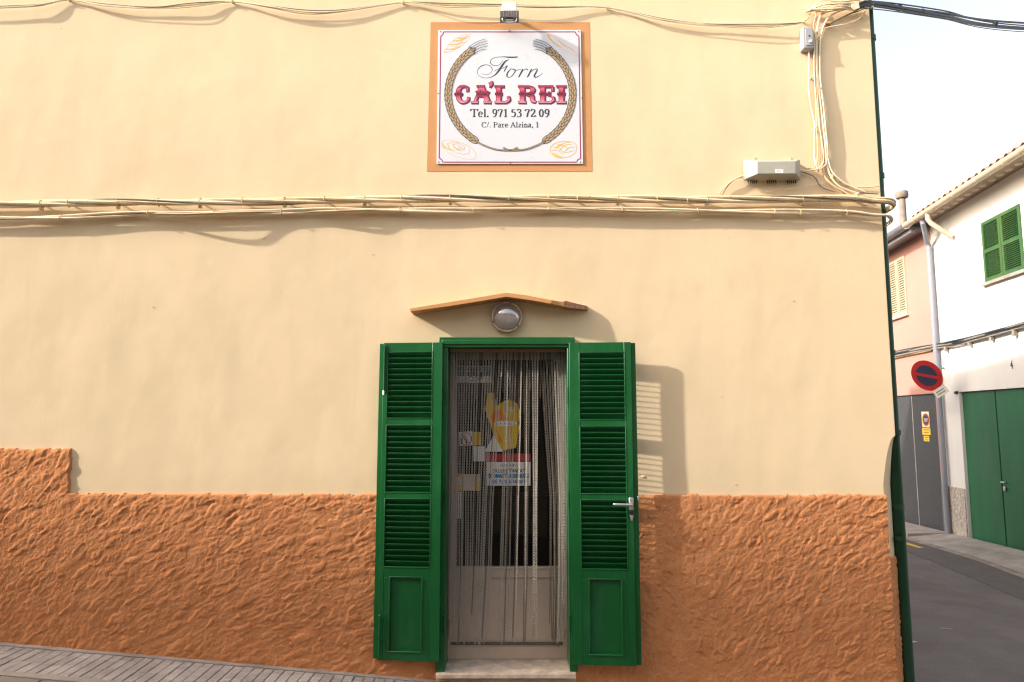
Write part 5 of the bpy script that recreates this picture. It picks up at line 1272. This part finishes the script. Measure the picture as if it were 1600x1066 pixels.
mb = MB(); hw, hh = 12*sc_, 6.5*sc_; rx_ = R(-32); vs = []
for yy in (0, .006):
    for a_, b_ in ((-hw, -hh), (hw, -hh), (hw, hh), (-hw, hh)): vs.append(pc+vx*a_+vz*b_+nf*yy)
mb.add(vs, [(3, 2, 1, 0), (4, 5, 6, 7), (0, 1, 5, 4), (1, 2, 6, 5), (2, 3, 7, 6), (3, 0, 4, 7)], M_plate); mb.build('supplementary_plate', t)
mb = MB()
for rw in (-.35, .25):
    vs = []
    for yy in (.0065, .007):
        for a_, b_ in ((-hw*.65, hh*(rw-.14)), (hw*.65, hh*(rw-.14)), (hw*.65, hh*(rw+.14)), (-hw*.65, hh*(rw+.14))): vs.append(pc+vx*a_+vz*b_+nf*yy)
    mb.add(vs, [(0, 1, 2, 3), (4, 5, 6, 7)], M_cable_grey)
mb.build('plate_print', t)
br = fp3(1475, 575, 0.0)-cs
mb = MB(); mb.tube([tuple(-nf*.02+Vector((0, 0, .08))), tuple(br+Vector((0, 0, .0)))], .018, M_flodark, 8); mb.tube([tuple(-nf*.03+vz*.2), tuple(-nf*.03-vz*.25), tuple(pc-nf*.012)], .016, M_flodark, 8); mb.build('bracket', t, smooth='auto')

# yellow garage notice on the grey gate
def gq(px0, py0, px1, py1, tt): a = F(px0, py0, tt); b = F(px1, py1, tt); return a[0], b[0], b[1], a[1]
gc = fp3(1447, 665, -.045)
t = thing('gate_notice', 'white and yellow no parking notice stuck on the grey speckled gate', 'notice', tuple(gc), rotz=ANG); t['_s'] = F(1447, 665, -.045)[0]
def plate(name, px0, py0, px1, py1, t0, t1, m): 
    a0, a1, c0_, c1_ = gq(px0, py0, px1, py1, t0); mb = MB(); mb.box(min(a0, a1), max(a0, a1), t0, t1, c0_, c1_, m); L(mb, t)
    mb.v = [(v[0], v[1]+.045, v[2]) for v in mb.v]; return mb.build(name, t)
plate('notice_board', 1440, 643.5, 1453, 668, -.049, -.043, M_plate); plate('yellow_board', 1441, 669, 1454.5, 680, -.049, -.043, M_yel); plate('yellow_tag', 1443.5, 681, 1452.5, 690, -.049, -.043, M_yel)
def dsc(px, py, wpx, hpx, t0, m, name):
    s_, z_ = F(px, py, t0); s2 = F(px+wpx, py, t0)[0]; rs = abs(s2-s_); rz = abs(F(px, py+hpx, t0)[1]-z_); mb = MB()
    vs = [(s_+rs*math.cos(2*math.pi*i/24), t0, z_+rz*math.sin(2*math.pi*i/24)) for i in range(24)]; mb.add(vs, [tuple(range(24))], m); L(mb, t); mb.v = [(v[0], v[1]+.045, v[2]) for v in mb.v]; return mb.build(name, t)
dsc(1446.5, 656, 6, 10.5, -.042, M_yel, 'yellow_ring'); dsc(1446.5, 656, 5.2, 9.5, -.0412, M_red, 'red_ring'); dsc(1446.5, 656, 3.8, 7, -.0404, M_navy, 'blue_disc')
for i, (x0_, x1_, y_) in enumerate(((1443.5, 1449.5, 655), (1444, 1449, 658), (1443, 1452, 672), (1444, 1451, 676), (1445, 1451, 684), (1445.5, 1450.5, 687.5))):
    plate('print', x0_, y_-.7, x1_, y_+.7, -.0398 if i < 2 else -.0428, -.0394 if i < 2 else -.0424, M_plate if i < 2 else M_ink)

# ------------------------------------------------------------------ side street pavement, kerb, markings
fpav = tag(bpy.data.objects.new('far_pavement', None), kind='structure'); col.objects.link(fpav)
def facade_xy(s, tt): p = O+u*s+nrm*tt; return p.x, p.y
def band(name, s0, s1, t0, t1, dz0, dz1, m, parent, thick=None, step=.5, bevel=0):
    mb = MB(); n = max(1, int(abs(s1-s0)/step)); q_ = [s0+(s1-s0)*i/n for i in range(n+1)]; vs = []
    for s_ in q_:
        for tt, dz in ((t0, dz0), (t1, dz1)):
            x_, y_ = facade_xy(s_, tt); g = float(gz(x_, y_)); vs += [(x_, y_, g+dz), (x_, y_, g+dz-(thick or .25))]
    fs = []
    for i in range(n):
        a, b = i*4, i*4+4; fs += [(a, b, b+2, a+2), (a, a+1, b+1, b), (a+2, b+2, b+3, a+3)]
    fs += [(0, 2, 3, 1), (n*4, n*4+1, n*4+3, n*4+2)]
    mb.add(vs, fs, m); o = mb.build(name, parent, bevel=bevel); return o
def GP(px, py):     # point on the street surface
    d_ = ray(px, py); k = 1.0
    for _ in range(40):
        p = CAM+d_*k; k *= (CAM.z-(float(gz(p.x, p.y))-KH))/(CAM.z-p.z) if CAM.z-p.z > 1e-6 else 1.2
    return CAM+d_*k
tk = []
for px, py in ((1600, 905), (1500, 868)): p = GP(px, py); tk.append((p-O).dot(nrm))
TK = sum(tk)/2
SD = F(1488, 838)[0]
band('pavement_surface', -6, SD+.05, 0.03, TK-.14, 0.0, -.10, M_concrete, fpav)
band('pavement_surface', SD+.051, 14, 0.03, TK-.14, 0.0, -.03, M_concrete, fpav)
s_ = -6.0
while s_ < 13:
    low = s_ < SD-.5
    band('kerb_stone', s_+.006, s_+.994, TK-.138, TK, -.101 if low else -.03, -.112 if low else -.045, M_kerb, fpav, step=.5, bevel=.01); s_ += 1.0
o = band('asphalt_patch', -6, 14, TK+.0, TK+.75, -KH+.006, -KH+.005, M_asphalt_new, None, thick=.002); o['kind'] = 'structure'
y0_ = GP(1414, 849); y1_ = GP(1440, 857)
ty = ((y0_-O).dot(nrm)+(y1_-O).dot(nrm))/2
o = band('yellow_line', (y1_-O).dot(u), 14, ty-.05, ty+.06, -KH+.011, -KH+.010, M_yellow, None, thick=.002); o['kind'] = 'structure'
for px, py, name_, lab, sz in ((1424, 1004, 'paper_scrap', 'triangular scrap of pale paper on the asphalt by the green pipe', .06), (1479, 983.5, 'straw', 'thin pale straw lying on the asphalt of the side street', .0)):
    p = GP(px, py); mb = MB()
    if sz: mb.add([(-.10, -.07, .006), (.06, -.01, .010), (-.08, .09, .014), (-.10, -.07, .008), (.06, -.01, .012), (-.08, .09, .016)], [(0, 2, 1), (3, 4, 5), (0, 1, 4, 3), (1, 2, 5, 4), (2, 0, 3, 5)], M_litter)
    else: mb.tube([(-.06, .02, .006), (.0, .0, .012), (.06, -.015, .006)], .004, M_litter, 6)
    o = mb.build(name_); o.location = p; tag(o, lab, 'litter')

# ------------------------------------------------------------------ buildings across the street, behind the camera
def opp(name, label, x0, x1, y1, y0, zt, m, seed):
    g = float(gz((x0+x1)/2, -8)); t = thing(name, label, 'building', ((x0+x1)/2, y1, g)); r = random.Random(seed)
    hw = (x1-x0)/2; H = zt-g
    wn = []; nfl = max(2, int(H/3.0)); nc = max(2, int((x1-x0)/2.8))
    for f in range(nfl):
        for c in range(nc):
            xc = -hw+(c+.5)*(2*hw/nc); zc = f*3.0+(1.0 if f else 0.0)
            wn.append((xc-.5, xc+.5, zc if f else 0.0, (zc+1.5) if f else 2.3))
    S_ = sorted(set([-hw, hw]+[v for w in wn for v in w[:2]])); Zs = sorted(set([-1.5, H]+[v for w in wn for v in w[2:]])); mb = MB()
    vs = []
    for a, b in zip(S_[:-1], S_[1:]):
        for c, d_ in zip(Zs[:-1], Zs[1:]):
            mc, md = (a+b)/2, (c+d_)/2
            if any(w[0] < mc < w[1] and w[2] < md < w[3] for w in wn): continue
            mb.add([(a, 0, c), (b, 0, c), (b, 0, d_), (a, 0, d_)], [(0, 1, 2, 3)], m)
    dp = y1-y0
    mb.add([(-hw, 0, -1.5), (-hw, -dp, -1.5), (-hw, -dp, H), (-hw, 0, H)], [(0, 1, 2, 3)], m); mb.add([(hw, 0, -1.5), (hw, -dp, -1.5), (hw, -dp, H), (hw, 0, H)], [(0, 1, 2, 3)], m)
    mb.add([(-hw, -dp, -1.5), (hw, -dp, -1.5), (hw, -dp, H), (-hw, -dp, H)], [(0, 1, 2, 3)], m); mb.build('wall', t)
    mb = MB(); mb.box(-hw-.0, hw+.0, -dp-.3, .3, H, H+.12, M_soffit); mb.add([(-hw, .3, H+.12), (hw, .3, H+.12), (hw, -dp/2, H+.7), (-hw, -dp/2, H+.7), (-hw, -dp-.3, H+.12), (hw, -dp-.3, H+.12)], [(0, 1, 2, 3), (3, 2, 5, 4)], M_tile); mb.build('roof', t)
    for i, w in enumerate(wn):
        mb = MB(); mb.box(w[0], w[1], -.12, -.06, w[2], w[3], M_green if seed % 2 else M_wood); mb.build('window_shutter' if w[2] > .1 else 'door', t)
opp('tall_town_house', 'tall ochre town house up the street across the road', -34, -14.5, -6.6, -16, 0.75+1.85*6.3, M_opp, 1)
opp('low_town_house', 'low pale town house straight across the road from the bakery', -14.4, -3.0, -6.6, -15, 4.7, M_opp2, 2)
opp('ochre_town_house', 'low ochre town house across the road towards the side street', -2.9, 8, -6.6, -15, 4.4, M_opp, 3)
print('objects', len(bpy.data.objects), 'tris~', sum(len(m.polygons) for m in bpy.data.meshes)*2)
